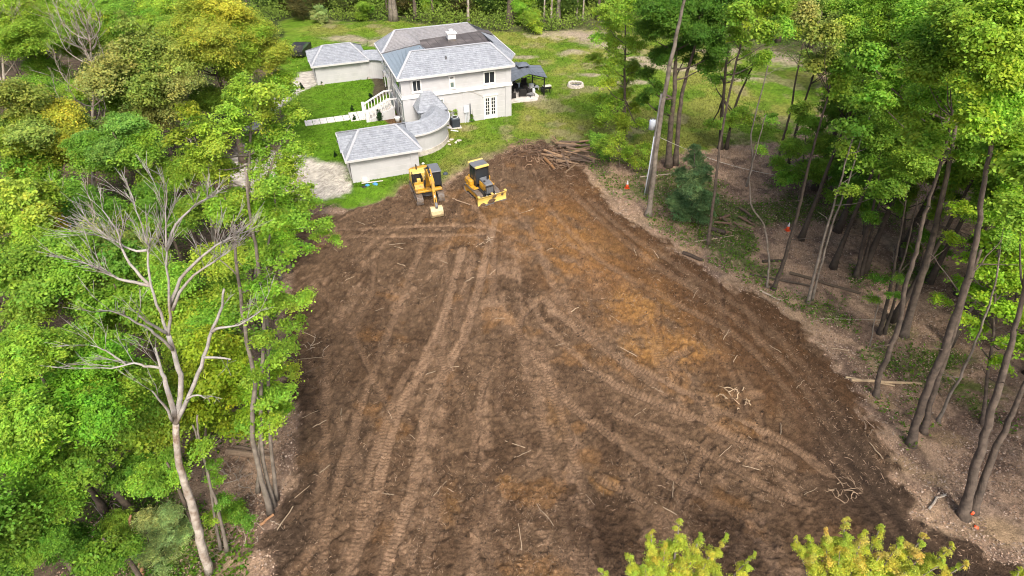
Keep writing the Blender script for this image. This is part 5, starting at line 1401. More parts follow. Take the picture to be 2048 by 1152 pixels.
bough('limb', db, [(408, 715), (435, 716), (462, 719)], .05, .03, dead, -.02, -.05, twigs=1)
bough('limb', db, [(372, 800), (395, 790), (412, 797)], .05, .02, dead, -.01, -.03, twigs=2)
Cm = bough('limb', db, [(350, 835), (332, 768), (321, 736), (310, 695)], .12, .03, dead, 0, .03, twigs=3)
bough('limb', db, [(321, 736), (290, 732), (267, 727), (222, 736), (164, 736)], .06, .012, dead, .02, .05, twigs=6)
bough('limb', db, [(253, 730), (225, 710), (205, 698), (181, 690)], .04, .012, dead, .04, .07, twigs=4)
bough('limb', db, [(345, 842), (328, 809), (304, 782)], .07, .02, dead, -.01, -.04, twigs=2)
# second dead tree whose bare crown rises behind
d2b = G(215, 690, 0); d2b.z = gz(d2b.x, d2b.y)
dead2 = empty('dead_tree', d2b, 0, 'smaller dead tree with curling pale branches left of the tall dead one', 'dead tree')
bough('trunk', d2b, [(215, 690), (209, 674), (192, 619), (171, 561), (171, 493), (147, 489), (120, 470), (92, 459), (68, 421)], .13, .012, dead2, 0, .02, 'dead_wood', 6)
bough('limb', d2b, [(171, 520), (180, 470), (190, 430), (175, 390)], .06, .012, dead2, 0, -.03, 'dead_wood', 8)
bough('limb', d2b, [(192, 619), (157, 585), (123, 565)], .05, .012, dead2, 0, -.03, 'dead_wood', 4)
bough('limb', d2b, [(147, 489), (140, 450), (110, 410), (120, 385)], .05, .012, dead2, 0, .03, 'dead_wood', 7)
def bare(label, px, spread, mt, n, rpx, seed, up=.9):
    random.seed(seed)
    b = G(px[0][0], px[0][1]); 
    b = G(*px[0]); b.z = gz(b.x, b.y)
    o = empty('bare_tree', b, 0, label, 'bare tree')
    P = bough('trunk', b, px, .2, .03, o, 0, 0, mt, 4, 1.2)
    for k in range(n):
        i = int(len(P) * random.uniform(.3, .95)); p = P[min(i, len(P) - 1)]
        a = random.uniform(0, 6.28); L = rpx * random.uniform(.5, 1.1) * (1.15 - .5 * i / len(P))
        q1 = p + Vector((math.cos(a) * L * .4, math.sin(a) * L * .4, L * .35)); q2 = p + Vector((math.cos(a) * L * spread, math.sin(a) * L * spread, L * up))
        W = wobble([p, q1, q2], .08, 4)
        t = MB().tube([w - o.location for w in W], [.055 * (1 - .85 * j / (len(W) - 1)) for j in range(len(W))], 5)
        br = t.build('branch', M[mt], o)
        t = MB()
        for s in range(9):
            j = random.randrange(len(W) // 3, len(W)); w = Vector((random.uniform(-.7, .7), random.uniform(-.7, .7), random.uniform(.3, 1.0))).normalized(); l2 = L * random.uniform(.15, .4)
            e = W[j] + w * l2
            t.tube([W[j] - o.location, W[j].lerp(e, .5) + Vector((.05, .03, 0)) - o.location, e - o.location], [.02, .014, .006], 4)
            for s2 in range(2):
                f = W[j].lerp(e, random.uniform(.4, .9)); w3 = (w + Vector((random.uniform(-.7, .7), random.uniform(-.7, .7), .2))).normalized()
                t.tube([f - o.location, f + w3 * l2 * .5 - o.location], [.011, .005], 3)
        tw = t.build('twig', M[mt], br); 
    return o
bare('grey brown leafless tree with dense upright twigs between olive and lime crowns', [(188, 420), (186, 300), (185, 253), (186, 191), (181, 103), (178, 60)], .38, 'dead_wood', 22, 5.0, 4, 1.0)
bare('pale leafless tree at the upper left picture edge', [(14, 330), (12, 210), (6, 130), (10, 60), (14, 20)], .75, 'dead_wood', 11, 5.5, 5, .7)
bare('thin grey dead stem standing left of the lime tree with split stem', [(430, 520), (420, 400), (400, 330), (380, 280)], .6, 'dead_wood', 6, 2.4, 6, .6)
random.seed(21)

# ---- right wood, tree by tree
tree('tall bare grey trunk rising past the utility pole', [[(1297, 430), (1305, 370), (1320, 240), (1340, 130), (1356, 60), (1368, 0), (1376, -50)]], [(1400, -30, 45, DARKG), (1340, -50, 50, MID)], MID, 'bark_grey', .24, limbs=False)
tree('dark green maple with twin thick trunks behind the utility pole', [[(1336, 335), (1342, 250), (1349, 180), (1352, 100), (1350, 40)], [(1350, 332), (1358, 240), (1366, 180), (1385, 110), (1400, 60)]],
     [(1335, 50, 44), (1395, 60, 48), (1440, 40, 42), (1370, 105, 38), (1325, 110, 30), (1310, 20, 42), (1290, 145, 20), (1305, 175, 22), (1380, 0, 52), (1430, 100, 34), (1405, 130, 26), (1350, 10, 46), (1460, -10, 42), (1300, 60, 30), (1330, 215, 18), (1290, 195, 18)], (.10, .22, .024), 'bark', .30)
tree('lime green tree with one straight trunk left of the utility pole', [[(1250, 300), (1249, 200), (1250, 110), (1252, 40)]],
     [(1245, 60, 34), (1272, 90, 30), (1222, 85, 26), (1262, 140, 24), (1228, 130, 26), (1198, 125, 22), (1252, 185, 26), (1215, 170, 20), (1222, 215, 30), (1272, 215, 24), (1190, 200, 18), (1240, 250, 28), (1280, 250, 20), (1202, 245, 18), (1210, 35, 30), (1262, 20, 36), (1225, 0, 34), (1290, 60, 22, BRIGHT), (1195, 80, 20, BRIGHT), (1175, 120, 14)], LIME, 'bark', .17, 'airy')
tree('low lime bush at the brush pile under the straight lime tree', [[(1240, 335), (1240, 310), (1240, 280)]], [(1200, 285, 24, MID), (1232, 290, 26), (1255, 312, 24), (1275, 328, 18), (1188, 272, 16, GREEN), (1210, 310, 18, GREEN), (1290, 300, 18)], LIME, 'bark', .07, 'airy', name='bush', cat='bush')
tree('young white pine with soft dark needles right of the utility pole', [[(1384, 440), (1386, 380), (1390, 300)]], [(1380, 410, 36), (1362, 400, 26), (1410, 405, 28), (1385, 370, 32), (1362, 355, 22), (1408, 350, 24), (1388, 325, 24), (1390, 300, 14), (1365, 425, 24), (1405, 430, 24), (1345, 410, 16)], PINE, 'bark', .10, 'needle', name='pine_tree', sq=1.15)
tree('long slanting thin trunk right of the white pine', [[(1416, 487), (1424, 425), (1432, 365), (1440, 290), (1455, 200), (1478, 100), (1490, 50), (1500, 0)]], [(1495, 30, 36), (1530, 60, 34), (1562, 50, 28), (1468, 72, 26), (1520, 112, 22), (1510, -10, 40), (1545, 15, 34)], BRIGHT, 'bark', .13)
tree('dark forked trunk standing in the lawn behind the slanting trunk', [[(1440, 300), (1445, 215), (1450, 150), (1462, 60), (1468, 20)], [(1452, 300), (1470, 215), (1490, 165), (1512, 120)]],
     [(1460, 25, 32), (1512, 125, 22), (1482, 150, 22), (1430, 160, 20), (1474, 230, 24), (1450, 250, 22), (1500, 240, 20), (1440, 130, 24), (1420, 250, 18), (1490, 90, 26)], MID, 'bark_dark', .20, 'airy')
tree('thin grey trunk with a kink in front of the bright lawn', [[(1494, 372), (1505, 317), (1502, 268), (1532, 150), (1552, 60), (1566, 0)]], [(1590, 40, 28), (1602, 72, 24), (1575, 20, 32), (1560, -10, 36)], LIME, 'bark_grey', .09, 'airy')
tree('curved bare thin stem beside the felled logs', [[(1536, 572), (1538, 530), (1535, 490), (1528, 450), (1505, 415), (1500, 385), (1502, 340), (1520, 270), (1532, 230)]], [(1540, 240, 18), (1520, 300, 16)], MID, 'bark_grey', .08, 'airy', limbs=False)
tree('dark slanting trunk close right of the curved thin stem', [[(1547, 575), (1562, 540), (1580, 480), (1598, 415), (1612, 350), (1640, 250), (1660, 170)]], [(1660, 170, 34), (1690, 130, 36), (1640, 120, 32, OLIVE), (1630, 60, 36, OLIVE), (1600, 25, 32, BRONZE), (1655, 70, 32, OLIVE)], MID, 'bark_dark', .16)
tree('slim dark trunk against the lawn under an olive crown', [[(1552, 340), (1568, 270), (1582, 220), (1597, 130), (1615, 60), (1640, 0)]], [(1630, 20, 34), (1602, 0, 32), (1655, 55, 28), (1580, -10, 30)], OLIVE, 'bark', .13, 'airy')
tree('two close grey stems leaning right over the leaf litter', [[(1617, 605), (1636, 520), (1650, 470), (1668, 410), (1690, 330), (1712, 250)], [(1624, 600), (1645, 520), (1664, 450), (1690, 380), (1712, 310), (1740, 230)]], [(1725, 330, 32), (1700, 385, 22), (1758, 385, 30), (1782, 345, 32), (1715, 260, 36), (1750, 280, 36), (1690, 300, 30)], MID, 'bark_grey', .11, 'airy')
tree('leafy understory tree in the middle of the right wood', [[(1650, 380), (1665, 300), (1690, 200), (1700, 140)]], [(1690, 160, 34), (1722, 180, 38), (1660, 215, 28), (1700, 240, 38), (1650, 290, 28), (1690, 300, 38), (1740, 250, 36), (1722, 322, 36), (1620, 340, 24), (1670, 350, 34), (1762, 310, 34), (1760, 210, 34), (1640, 250, 22)], (.15, .30, .035), 'bark', .13)
tree('dark double trunk right of the leaning grey stems', [[(1713, 555), (1728, 480), (1745, 420), (1760, 340)], [(1722, 552), (1740, 480), (1752, 430), (1775, 350)]], [(1745, 435, 20), (1752, 395, 26), (1795, 415, 22), (1720, 410, 16), (1790, 330, 40), (1760, 290, 36)], GREEN, 'bark_dark', .17)
tree('thin dark trunk left of the tall leaning trunk group', [[(1760, 665), (1775, 600), (1788, 540), (1800, 470), (1812, 400)], [(1770, 665), (1790, 600), (1800, 540), (1820, 470), (1835, 400)]], [(1830, 330, 44, MID), (1800, 370, 30)], GREEN, 'bark_dark', .13)
tree('crooked trunk with bent foot at the edge of the cleared ground', [[(1754, 790), (1758, 755), (1778, 705), (1800, 640), (1812, 570), (1828, 520), (1842, 455), (1860, 395), (1890, 300), (1905, 220)]], [(1890, 200, 66), (1860, 130, 66), (1905, 85, 66), (1840, 255, 42), (1925, 300, 38), (1850, 50, 62), (1930, 20, 66), (1870, 290, 34)], BRIGHT, 'bark', .17)
tree('thick straight leaning trunk behind the crooked one', [[(1808, 668), (1828, 600), (1850, 530), (1872, 450), (1888, 380), (1905, 300), (1915, 200)]], [(1790, 150, 54), (1822, 90, 54), (1780, 60, 46), (1802, 220, 42), (1762, 190, 36), (1740, 110, 40), (1825, 20, 50), (1770, 0, 44), (1850, 190, 50), (1900, 140, 60)], BRIGHT, 'bark', .26)
tree('tall trunk with companion stem near the lower right corner path', [[(1822, 890), (1848, 800), (1880, 720), (1908, 640), (1930, 575), (1952, 480), (1965, 390), (1985, 280), (2000, 180)], [(1848, 862), (1866, 790), (1892, 710), (1916, 640), (1936, 570), (1962, 500)]], [(2000, 200, 70), (1960, 140, 72), (2032, 120, 72), (1945, 240, 48), (2032, 300, 48), (1990, 55, 80), (2040, 30, 66), (1940, 70, 60), (1985, 290, 40)], (.30, .49, .045), 'bark', .21)
tree('thin grey pole like trunk between the two biggest right trunks', [[(1878, 843), (1900, 790), (1927, 741), (1960, 660), (1985, 590), (2000, 500)]], [(2000, 480, 30), (2020, 420, 38)], BRIGHT, 'bark_grey', .09, 'airy')
tree('pair of big trunks sharing one foot at the lower right edge, marked orange', [[(1928, 1032), (1950, 940), (1975, 850), (2008, 735), (2030, 660), (2055, 560)], [(1948, 1022), (1978, 930), (2010, 860), (2040, 790), (2070, 720)]], [(2080, 430, 70), (2060, 330, 60), (2110, 560, 60)], BRIGHT, 'bark', .23)
tree('bright understory maple with layered sprays at the right edge', [[(1965, 850), (1980, 720), (1990, 600), (2000, 480)]], [(1990, 480, 42), (2022, 430, 46), (1960, 520, 34), (2032, 560, 44), (1928, 570, 26), (1990, 620, 36), (2022, 690, 38), (1952, 660, 28), (1962, 590, 32), (2036, 360, 50), (1920, 420, 26), (1882, 602, 20), (2040, 630, 34), (1985, 545, 34), (1905, 480, 22), (2040, 480, 40), (1930, 640, 22), (2000, 730, 24)], (.29, .47, .035), 'bark', .10, 'airy')
tree('small sparse sapling with few leaves in the shade below the right trunks', [[(1742, 690), (1750, 640), (1758, 590)]], [(1762, 560, 18), (1785, 590, 15), (1745, 600, 14), (1800, 560, 14)], GREEN, 'bark_grey', .04, 'airy', limbs=False, name='sapling')
tree('leafy low bush between dark trunks of the right wood', [[(1840, 560), (1842, 530), (1846, 500)]], [(1850, 470, 22), (1880, 500, 24), (1830, 500, 18), (1870, 540, 18)], GREEN, 'bark', .05, 'airy', limbs=False, name='bush', cat='bush')
tree('wide bright crown at the upper right corner', [[(1985, 640), (1998, 520), (2010, 400), (2020, 300)]], [(2010, 60, 74), (2032, 160, 68), (1960, 30, 66), (1905, 40, 62), (2045, 245, 54), (1870, 70, 56), (1985, 220, 60), (1930, 180, 56), (2045, 90, 60)], (.32, .50, .05), 'bark', .22)
tree('bright tree at the top edge with pale lime upper twigs', [[(1770, 380), (1776, 280), (1782, 180), (1785, 100)]], [(1745, 60, 46, MID), (1760, 20, 50), (1800, 45, 50), (1720, 20, 40), (1790, 120, 44), (1830, -10, 56), (1700, 60, 34, MID), (1740, 130, 34, MID)], BRIGHT, 'bark', .18)
tree('mid green tree against the far wood right of the olive crown', [[(1690, 210), (1695, 150), (1700, 90)]], [(1690, 60, 34), (1700, 105, 34), (1665, 130, 24), (1720, 100, 34), (1680, 20, 36), (1720, 150, 30)], MID, 'bark', .16)
tree('bush with pale new leaves under the thick leaning trunks', [[(1700, 420), (1702, 400), (1705, 380)]], [(1690, 400, 22), (1720, 415, 22), (1660, 390, 20), (1740, 440, 18)], MID, 'bark', .05, 'airy', limbs=False, name='bush', cat='bush')

tree('feathery mid green tree filling the gap right of the slim dark trunk', [[(1600, 400), (1606, 330), (1612, 260)]], [(1612, 250, 30), (1640, 290, 32), (1590, 300, 28), (1625, 345, 34), (1580, 350, 26), (1655, 330, 30), (1600, 215, 24), (1560, 330, 20)], MID, 'bark', .09)
tree('broad leafy tree before the dark interior of the right wood', [[(1805, 520), (1808, 440), (1812, 360), (1815, 300)]], [(1810, 300, 44), (1770, 340, 38), (1850, 350, 40), (1800, 390, 36), (1760, 270, 40), (1850, 290, 40), (1890, 370, 36), (1830, 240, 44), (1735, 370, 28), (1870, 420, 24)], BRIGHT, 'bark_dark', .14)
tree('leafy tree at the shaded middle of the right wood behind the forked stems', [[(1730, 470), (1730, 400), (1728, 320)]], [(1728, 320, 36), (1700, 350, 34), (1760, 360, 32), (1715, 400, 28), (1690, 410, 22), (1740, 280, 36)], (.14, .29, .03), 'bark_dark', .11)
tree('leaf curtain of a low branched tree at the right picture edge', [[(2030, 700), (2034, 600), (2036, 500), (2030, 400)]], [(2030, 380, 44), (2000, 340, 44), (2044, 450, 40), (1960, 330, 42), (1920, 350, 38), (2020, 310, 46), (2044, 520, 34), (1985, 400, 34)], BRIGHT, 'bark', .13)
tree('lime leafy column hiding the upper stems right of the dead tree', [[(515, 985), (518, 900), (522, 830), (525, 760)]], [(520, 780, 34), (545, 810, 32), (500, 830, 32), (530, 850, 30), (555, 775, 26), (510, 745, 30), (565, 820, 20), (540, 740, 28), (490, 790, 28)], (.24, .42, .03), 'bark_grey', .09)
tree('yellow lime maple low behind the dead tree trunk', [[(405, 960), (410, 880), (415, 800)]], [(400, 760, 44), (440, 730, 44), (470, 790, 40), (420, 820, 42), (380, 830, 34), (460, 850, 36), (400, 890, 28), (480, 720, 34), (440, 680, 40), (395, 690, 40), (485, 850, 26)], (.29, .42, .03), 'bark', .12)
tree('green tree at the clearing edge with branches over the dark soil', [[(560, 560), (556, 500), (552, 430), (548, 380)]], [(550, 400, 36), (590, 410, 30), (560, 450, 36), (520, 430, 36), (600, 450, 24), (560, 340, 30), (540, 490, 34), (585, 480, 24), (500, 470, 30)], (.22, .40, .03), 'bark_grey', .12)
tree('low green bush on the litter between the dead tree and the soil', [[(462, 1045), (464, 1035), (466, 1025)]], [(465, 1020, 22), (485, 1035, 18), (450, 1030, 16)], MID, 'bark', .04, '', limbs=False, name='bush', cat='bush')

random.seed(78)
for (u, v, rp, z, c, c2, lb) in ((400, 340, 62, 7, LIME, BRIGHT, 'lime crown between the blue green tree and the split stem tree'), (455, 420, 58, 6.5, BRIGHT, LIME, 'bright crown below the split stem lime tree'), (545, 420, 44, 5.5, BRIGHT, LIME, 'leafy crown at the end of the pale driveway'), (340, 345, 52, 7, MID, BRIGHT, 'green crown tucked behind the dead tree top'),
                                 (480, 520, 52, 6, MID, LIME, 'green crown behind the slender double stemmed tree'), (545, 610, 34, 4.5, BRIGHT, LIME, 'small crown leaning over the left soil edge'), (120, 400, 60, 8, MID, LIME, 'green crown right of the orange tinted lime tree'), (180, 690, 60, 8, BRIGHT, MID, 'bright crown above the fine leaved tree'),
                                 (25, 780, 60, 9, MID, BRIGHT, 'green crown at the left edge beside the fine leaved tree'), (320, 950, 50, 5, MID, BRIGHT, 'green low crown left of the dead tree trunk'), (340, 60, 60, 11, LIME, MID, 'lime crown at the top edge behind the olive tree'), (200, 190, 60, 8, MID, OLIVE, 'green crown behind the leafless tree')):
    crowned(lb, u, v, rp, z, c, '', col2=c2, n=5)
random.seed(77)
for (u, v, rp, z, c, c2, lb) in ((1905, 150, 100, 15, BRIGHT, LIME, 'broad pale lime crown high in the upper right wood'), (2005, 90, 95, 16, LIME, BRIGHT, 'large bright crown in the upper right corner of the wood'), (1790, 235, 70, 12, MID, BRIGHT, 'rounded mid green crown over the dark interior of the right wood'),
                                 (1965, 290, 75, 13, BRIGHT, LIME, 'bright crown hanging above the tall leaning trunks'), (1705, 190, 62, 12, MID, BRIGHT, 'green crown left of the broad pale lime crown'), (1835, 60, 85, 16, BRIGHT, LIME, 'bright crown touching the top edge left of the corner crown'),
                                 (1740, 60, 65, 14, MID, LIME, 'green crown at the top edge right of the olive crown'), (1640, 130, 45, 11, OLIVE, MID, 'small olive green crown above the slanting dark trunks'), (2040, 230, 75, 13, BRIGHT, MID, 'bright crown cut by the right edge below the corner crown')):
    crowned(lb, u, v, rp, z, c, '', col2=c2, n=6, bark='bark_dark')

# ---- two young trees just below the drone
def sapling(label, foot, tops, col, cols):
    """several leader shoots, each a narrow column of leaves"""
    B = Vector((foot[0], foot[1], gz(*foot) - .1))
    o = empty('young_tree', B, 0, label, 'tree')
    first = True
    for (u, v, w, z) in tops:
        T = G(u, v, z); j = Vector((B.x, B.y, max(1.5, z * .35)))
        s, P, rad = stem('trunk' if first else 'limb', [B if first else j, j.lerp(T, .4) + Vector((0, 0, -.2)), T], .13 if first else .06, .015, M['bark_grey'], o, 7, .03, 1.3 if first else 1)
        first = False
        r = w * depth(T) / F_PX
        H_ = r * 5.5
        for k in range(7):
            t = k / 6
            p = T.lerp(j, min(.9, t * H_ / max(1, (T - j).length))) + Vector((random.uniform(-1, 1), random.uniform(-1, 1), 0)) * r * .9 * t
            c = random.choice(cols) if random.random() < .75 - .5 * t else col
            crown(o, p, r * (.42 + .6 * t) * random.uniform(.8, 1.15), c, 'spire' if t < .3 else 'airy', 1.0)
    return o
YL = (.42, .50, .06); OR_ = (.60, .44, .11); GY = (.50, .50, .07)
sapling('young yellow green tree top poking in at the bottom edge', (5.6, 9.6), [(1358, 1045, 20, 9.4), (1302, 1066, 17, 8.8), (1452, 1078, 18, 8.8), (1255, 1110, 20, 8.2), (1508, 1112, 16, 8.0), (1400, 1075, 20, 9.0), (1330, 1095, 24, 8.4), (1420, 1110, 26, 8.4), (1370, 1110, 30, 8.3), (1200, 1140, 18, 7.6), (1290, 1135, 26, 7.8)], YL, [YL, GY])
sapling('young yellow tree with orange tinted shoot tips at the bottom right edge', (12.2, 9.8), [(1690, 1040, 22, 9.8), (1652, 1062, 20, 9.4), (1760, 1058, 24, 9.4), (1850, 1072, 22, 9.2), (1905, 1092, 18, 8.8), (1618, 1075, 20, 9.0), (1725, 1070, 28, 9.3), (1800, 1085, 30, 9.0), (1680, 1100, 34, 8.8), (1760, 1110, 36, 8.6), (1840, 1115, 34, 8.6), (1625, 1120, 26, 8.4), (1930, 1130, 20, 8.0), (1590, 1075, 12, 9.0), (1880, 1130, 30, 8.3)], YL, [YL, YL, GY, GY, (.56, .52, .10), (.58, .47, .11)])
sapling('tip of a yellow young tree at the bottom right corner', (17.5, 9.0), [(2040, 1135, 14, 8.2), (2070, 1120, 20, 8.6)], YL, [YL])

# ---- the wood behind the lawn
random.seed(33)
for i, (u, v, tr_, mt) in enumerate([(785, 40, .45, 'bark_grey'), (791, 41, .4, 'bark_grey'), (832, 40, .28, 'bark'), (776, 30, .16, 'bark'), (866, 30, .2, 'bark'), (937, 46, .22, 'dead_wood'), (1020, 50, .55, 'bark'), (1088, 42, .14, 'dead_wood'), (1102, 43, .16, 'dead_wood'), (1116, 42, .35, 'bark_grey'), (1153, 42, .14, 'dead_wood'), (1165, 43, .14, 'dead_wood'), (690, 24, .2, 'bark'), (965, 26, .18, 'bark'), (1062, 22, .16, 'bark'), (1195, 40, .22, 'bark'), (1275, 30, .25, 'bark'), (1395, 66, .25, 'bark'), (1480, 80, .25, 'bark'), (1555, 84, .3, 'bark'), (1620, 95, .25, 'bark')]):
    b = G(u, v); b.z = gz(b.x, b.y) - .2
    lab = {0: 'left one of two touching thick grey trunks at the wood edge behind the house', 1: 'right one of two touching thick grey trunks at the wood edge behind the house', 5: 'thin white trunk right behind the house roof', 6: 'thickest dark trunk of the far wood edge behind the roof end', 9: 'broad grey trunk among white stems at the far lawn edge'}.get(i)
    grp = None
    if lab is None:
        grp = 'white stems at the far lawn edge' if mt == 'dead_wood' else 'dark trunks along the far wood edge'
        lab = 'slender white stem at the far lawn edge beyond the bare earth' if mt == 'dead_wood' else 'dark trunk in the far wood edge behind the lawn'
    o = empty('broadleaf_tree', b, 0, lab, 'tree', grp)
    hh = random.uniform(15, 20); top = b + Vector((random.uniform(-.6, .6), random.uniform(-.6, .6), hh))
    s, P, rad = stem('trunk', [b, b.lerp(top, .5), top], tr_, tr_ * .3, M[mt], o, 7, .05)
    for k in range(3):
        crown(o, top + Vector((random.uniform(-1.5, 1.5), random.uniform(-1.5, 1.5), random.uniform(-4, .5))), random.uniform(2.2, 3.2), random.choice([MID, GREEN, BRIGHT]))
for i in range(110):
    u = 540 + i * 11.0 + random.uniform(-10, 10)
    v = random.uniform(2, 40 if i % 2 else 28) + max(0, (u - 1180)) * .08
    c = random.choice([(.07, .13, .02), (.085, .12, .028), (.06, .12, .02), MID, UNDER, (.10, .10, .03), LIME if 780 < u < 1200 else OLIVE])
    b = G(u, v); b.z = gz(b.x, b.y)
    o = empty('understory_bush', b, 0, 'leafy bush in the far wood edge behind the lawn', 'bush', 'bushes along the far wood edge')
    MB().tube([(0, 0, -.2), (.05, .04, .8), (.1, -.05, 2.2)], [.06, .045, .02], 5).build('stem', M['bark'], o)
    r = random.uniform(1.2, 2.6)
    crown(o, b + Vector((0, 0, r * .8)), r, c, random.choice(['airy', '', 'airy']))
    crown(o, b + Vector((random.uniform(-.8, .8), random.uniform(-.5, .5), r * 1.9)), r * .8, c, 'airy')
for (u, v, r, c, lb) in ((1070, 66, 22, LIME, 'bright lime bush at the far lawn edge left of the bare earth'), (1045, 50, 24, BRIGHT, 'taller bright bush beside the lime bush at the far lawn edge'), (726, 40, 20, MID, 'bright green bush at the lawn edge behind the far garage'), (640, 46, 16, SAGE, 'twiggy grey green thicket at the lawn edge behind the far garage')):
    b = G(u, v); b.z = gz(b.x, b.y)
    o = empty('bush', b, 0, lb, 'bush'); rr = r * depth(b) / F_PX
    MB().tube([(0, 0, -.2), (.05, .04, .6), (.1, -.05, 1.2)], [.06, .045, .02], 5).build('stem', M['bark'], o)
    for k in range(3): crown(o, b + Vector((random.uniform(-.7, .7) * rr, random.uniform(-.4, .4) * rr, rr * (.5 + .5 * k))), rr * random.uniform(.6, .8), c)

# ---- the rest of the woods: trees nobody tells apart
def footprint_free(x, y, gap, taken):
    return all((x - a) ** 2 + (y - b) ** 2 > gap * gap for a, b in taken)
taken = []
random.seed(5)
left_edge = [(G(*p).x, G(*p).y) for p in ((470, 1152), (520, 900), (530, 700), (540, 560), (540, 470), (480, 400), (430, 330), (470, 240), (540, 160), (575, 90), (560, 30))]
def edge_x(y, E):
    E2 = sorted(E, key=lambda p: p[1])
    return float(np.interp(y, [p[1] for p in E2], [p[0] for p in E2]))
n = 0
for _ in range(6000):
    if n >= 84: break
    y = random.uniform(6, 150); ex = edge_x(y, left_edge)
    x = ex - 2.5 - abs(random.gauss(0, 1)) * (8 + y * .32)
    if y > 105 and random.random() < .5: x = random.uniform(-70, 15)
    if x > ex - 2 and y < 112: continue
    if not footprint_free(x, y, 4.3 + y * .012, taken): continue
    taken.append((x, y)); n += 1
    h = random.uniform(6.0, 8.6) + (2.0 if y > 60 else 0) + (5.5 if y > 108 else 0)
    r = random.uniform(1.9, 2.7)
    b = Vector((x, y, gz(x, y) - .15))
    c = random.choice([GREEN, MID, MID, BRIGHT, LIME, (.18, .28, .02), OLIVE])
    o = empty('broadleaf_tree', b, 0, 'green broadleaf tree among the packed crowns of the left wood', 'tree', 'filling trees of the left wood')
    top = b + Vector((random.uniform(-.5, .5), random.uniform(-.5, .5), h))
    s, P, rad = stem('trunk', [b, b.lerp(top, .5) + Vector((random.uniform(-.2, .2), 0, 0)), top], .16, .05, M['bark'], o, 6, .04)
    crown(o, top, r, c)
    for k in range(3):
        a = random.uniform(0, 6.28); q = top + Vector((math.cos(a) * r * .75, math.sin(a) * r * .75, random.uniform(-1.6, .8))); crown(o, q, r * random.uniform(.5, .68), c); limb_to(o, P, rad, q, M['bark'], .4)
right_edge = [(G(*p).x, G(*p).y) for p in ((2130, 1100), (2090, 900), (1930, 740), (1850, 620), (1790, 520), (1760, 440), (1760, 380), (1760, 320), (1745, 230), (1735, 150), (1700, 100))]
n = 0
for _ in range(6000):
    if n >= 120: break
    y = random.uniform(8, 120); ex = edge_x(y, right_edge)
    x = ex + abs(random.gauss(0, 1)) * (6 + y * .22)
    if not footprint_free(x, y, 2.3 + y * .018, taken): continue
    taken.append((x, y)); n += 1
    low = random.random() < .4 and x > ex + 4
    h = random.uniform(6.5, 10) if low else random.uniform(12, 16.5); r = random.uniform(1.9, 2.9)
    b = Vector((x, y, gz(x, y) - .15))
    c = random.choice([GREEN, MID, MID, BRIGHT, DARKG])
    o = empty('broadleaf_tree', b, 0, 'dark trunked tree deep in the shade of the right wood', 'tree', 'filling trees of the right wood')
    top = b + Vector((random.uniform(-.8, .8), random.uniform(-.8, .8), h))
    s, P, rad = stem('trunk', [b, b.lerp(top, .5) + Vector((random.uniform(-.3, .3), random.uniform(-.3, .3), 0)), top], random.uniform(.1, .22), .05, M[random.choice(['bark', 'bark_dark', 'bark_dark'])], o, 7, .05)
    crown(o, top, r, c)
    for k in range(4):
        a = random.uniform(0, 6.28); q = top + Vector((math.cos(a) * r * .8, math.sin(a) * r * .8, random.uniform(-3.0, .8))); crown(o, q, r * random.uniform(.5, .7), c); limb_to(o, P, rad, q, M['bark'], .5)
    if random.random() < .45: crown(o, b + Vector((random.uniform(-1, 1), random.uniform(-1, 1), random.uniform(3, 6))), random.uniform(.9, 1.5), UNDER, 'airy')
n = 0
for _ in range(4000):
    if n >= 46: break
    y = random.uniform(112, 165); x = random.uniform(-50, 80)
    if not footprint_free(x, y, 4.5, taken): continue
    taken.append((x, y)); n += 1
    b = Vector((x, y, gz(x, y) - .15)); h = random.uniform(9, 14); r = random.uniform(2.2, 3.2); c = random.choice([GREEN, MID, OLIVE, DARKG])
    o = empty('broadleaf_tree', b, 0, 'dim tree far back in the wood behind the house', 'tree', 'filling trees of the far wood')
    top = b + Vector((random.uniform(-.5, .5), random.uniform(-.5, .5), h))
    s, P, rad = stem('trunk', [b, b.lerp(top, .5), top], .2, .06, M['bark'], o, 6, .05)
    crown(o, top, r, c); crown(o, b + Vector((random.uniform(-1, 1), random.uniform(-1, 1), 1.6)), random.uniform(1.3, 2.0), UNDER)
    crown(o, top + Vector((1.2, .8, -2.6)), r * .7, c)

# small garden evergreens and shrubs on the front lawn
random.seed(8)
for (u, v, h, lb) in ((760, 240, 1.35, 'largest conical evergreen at the end of the stone path'), (743, 205, 1.2, 'dark conical evergreen above the stone path by the mulch'), (705, 222, .75, 'small round evergreen on the upper edge of the stone path'), (709, 240, .7, 'small pointed evergreen on the lower edge of the stone path'), (671, 313, .6, 'tiny dark shrub near the driveway corner of the near garage'), (604, 178, .9, 'dark pointed evergreen beside the far driveway'), (644, 170, .5, 'small plant with white bloom at the far garage corner'), (735, 158, .5, 'small plant with white bloom where far garage and corridor meet')):
    b = G(u, v); b.z = gz(b.x, b.y)
    o = empty('shrub', b, 0, lb, 'shrub')
    MB().cyl((0, 0, -.1), (0, 0, h * .6), .05, .02, 5).build('stem', M['bark'], o)
    for k in range(3): crown(o, b + Vector((0, 0, h * (.22 + .3 * k))), h * (.34 - .09 * k), (.022, .06, .014), '', 1.15)
    if 'bloom' in lb: crown(o, b + Vector((.2, -.15, .15)), .2, (.7, .7, .66), '', .6)
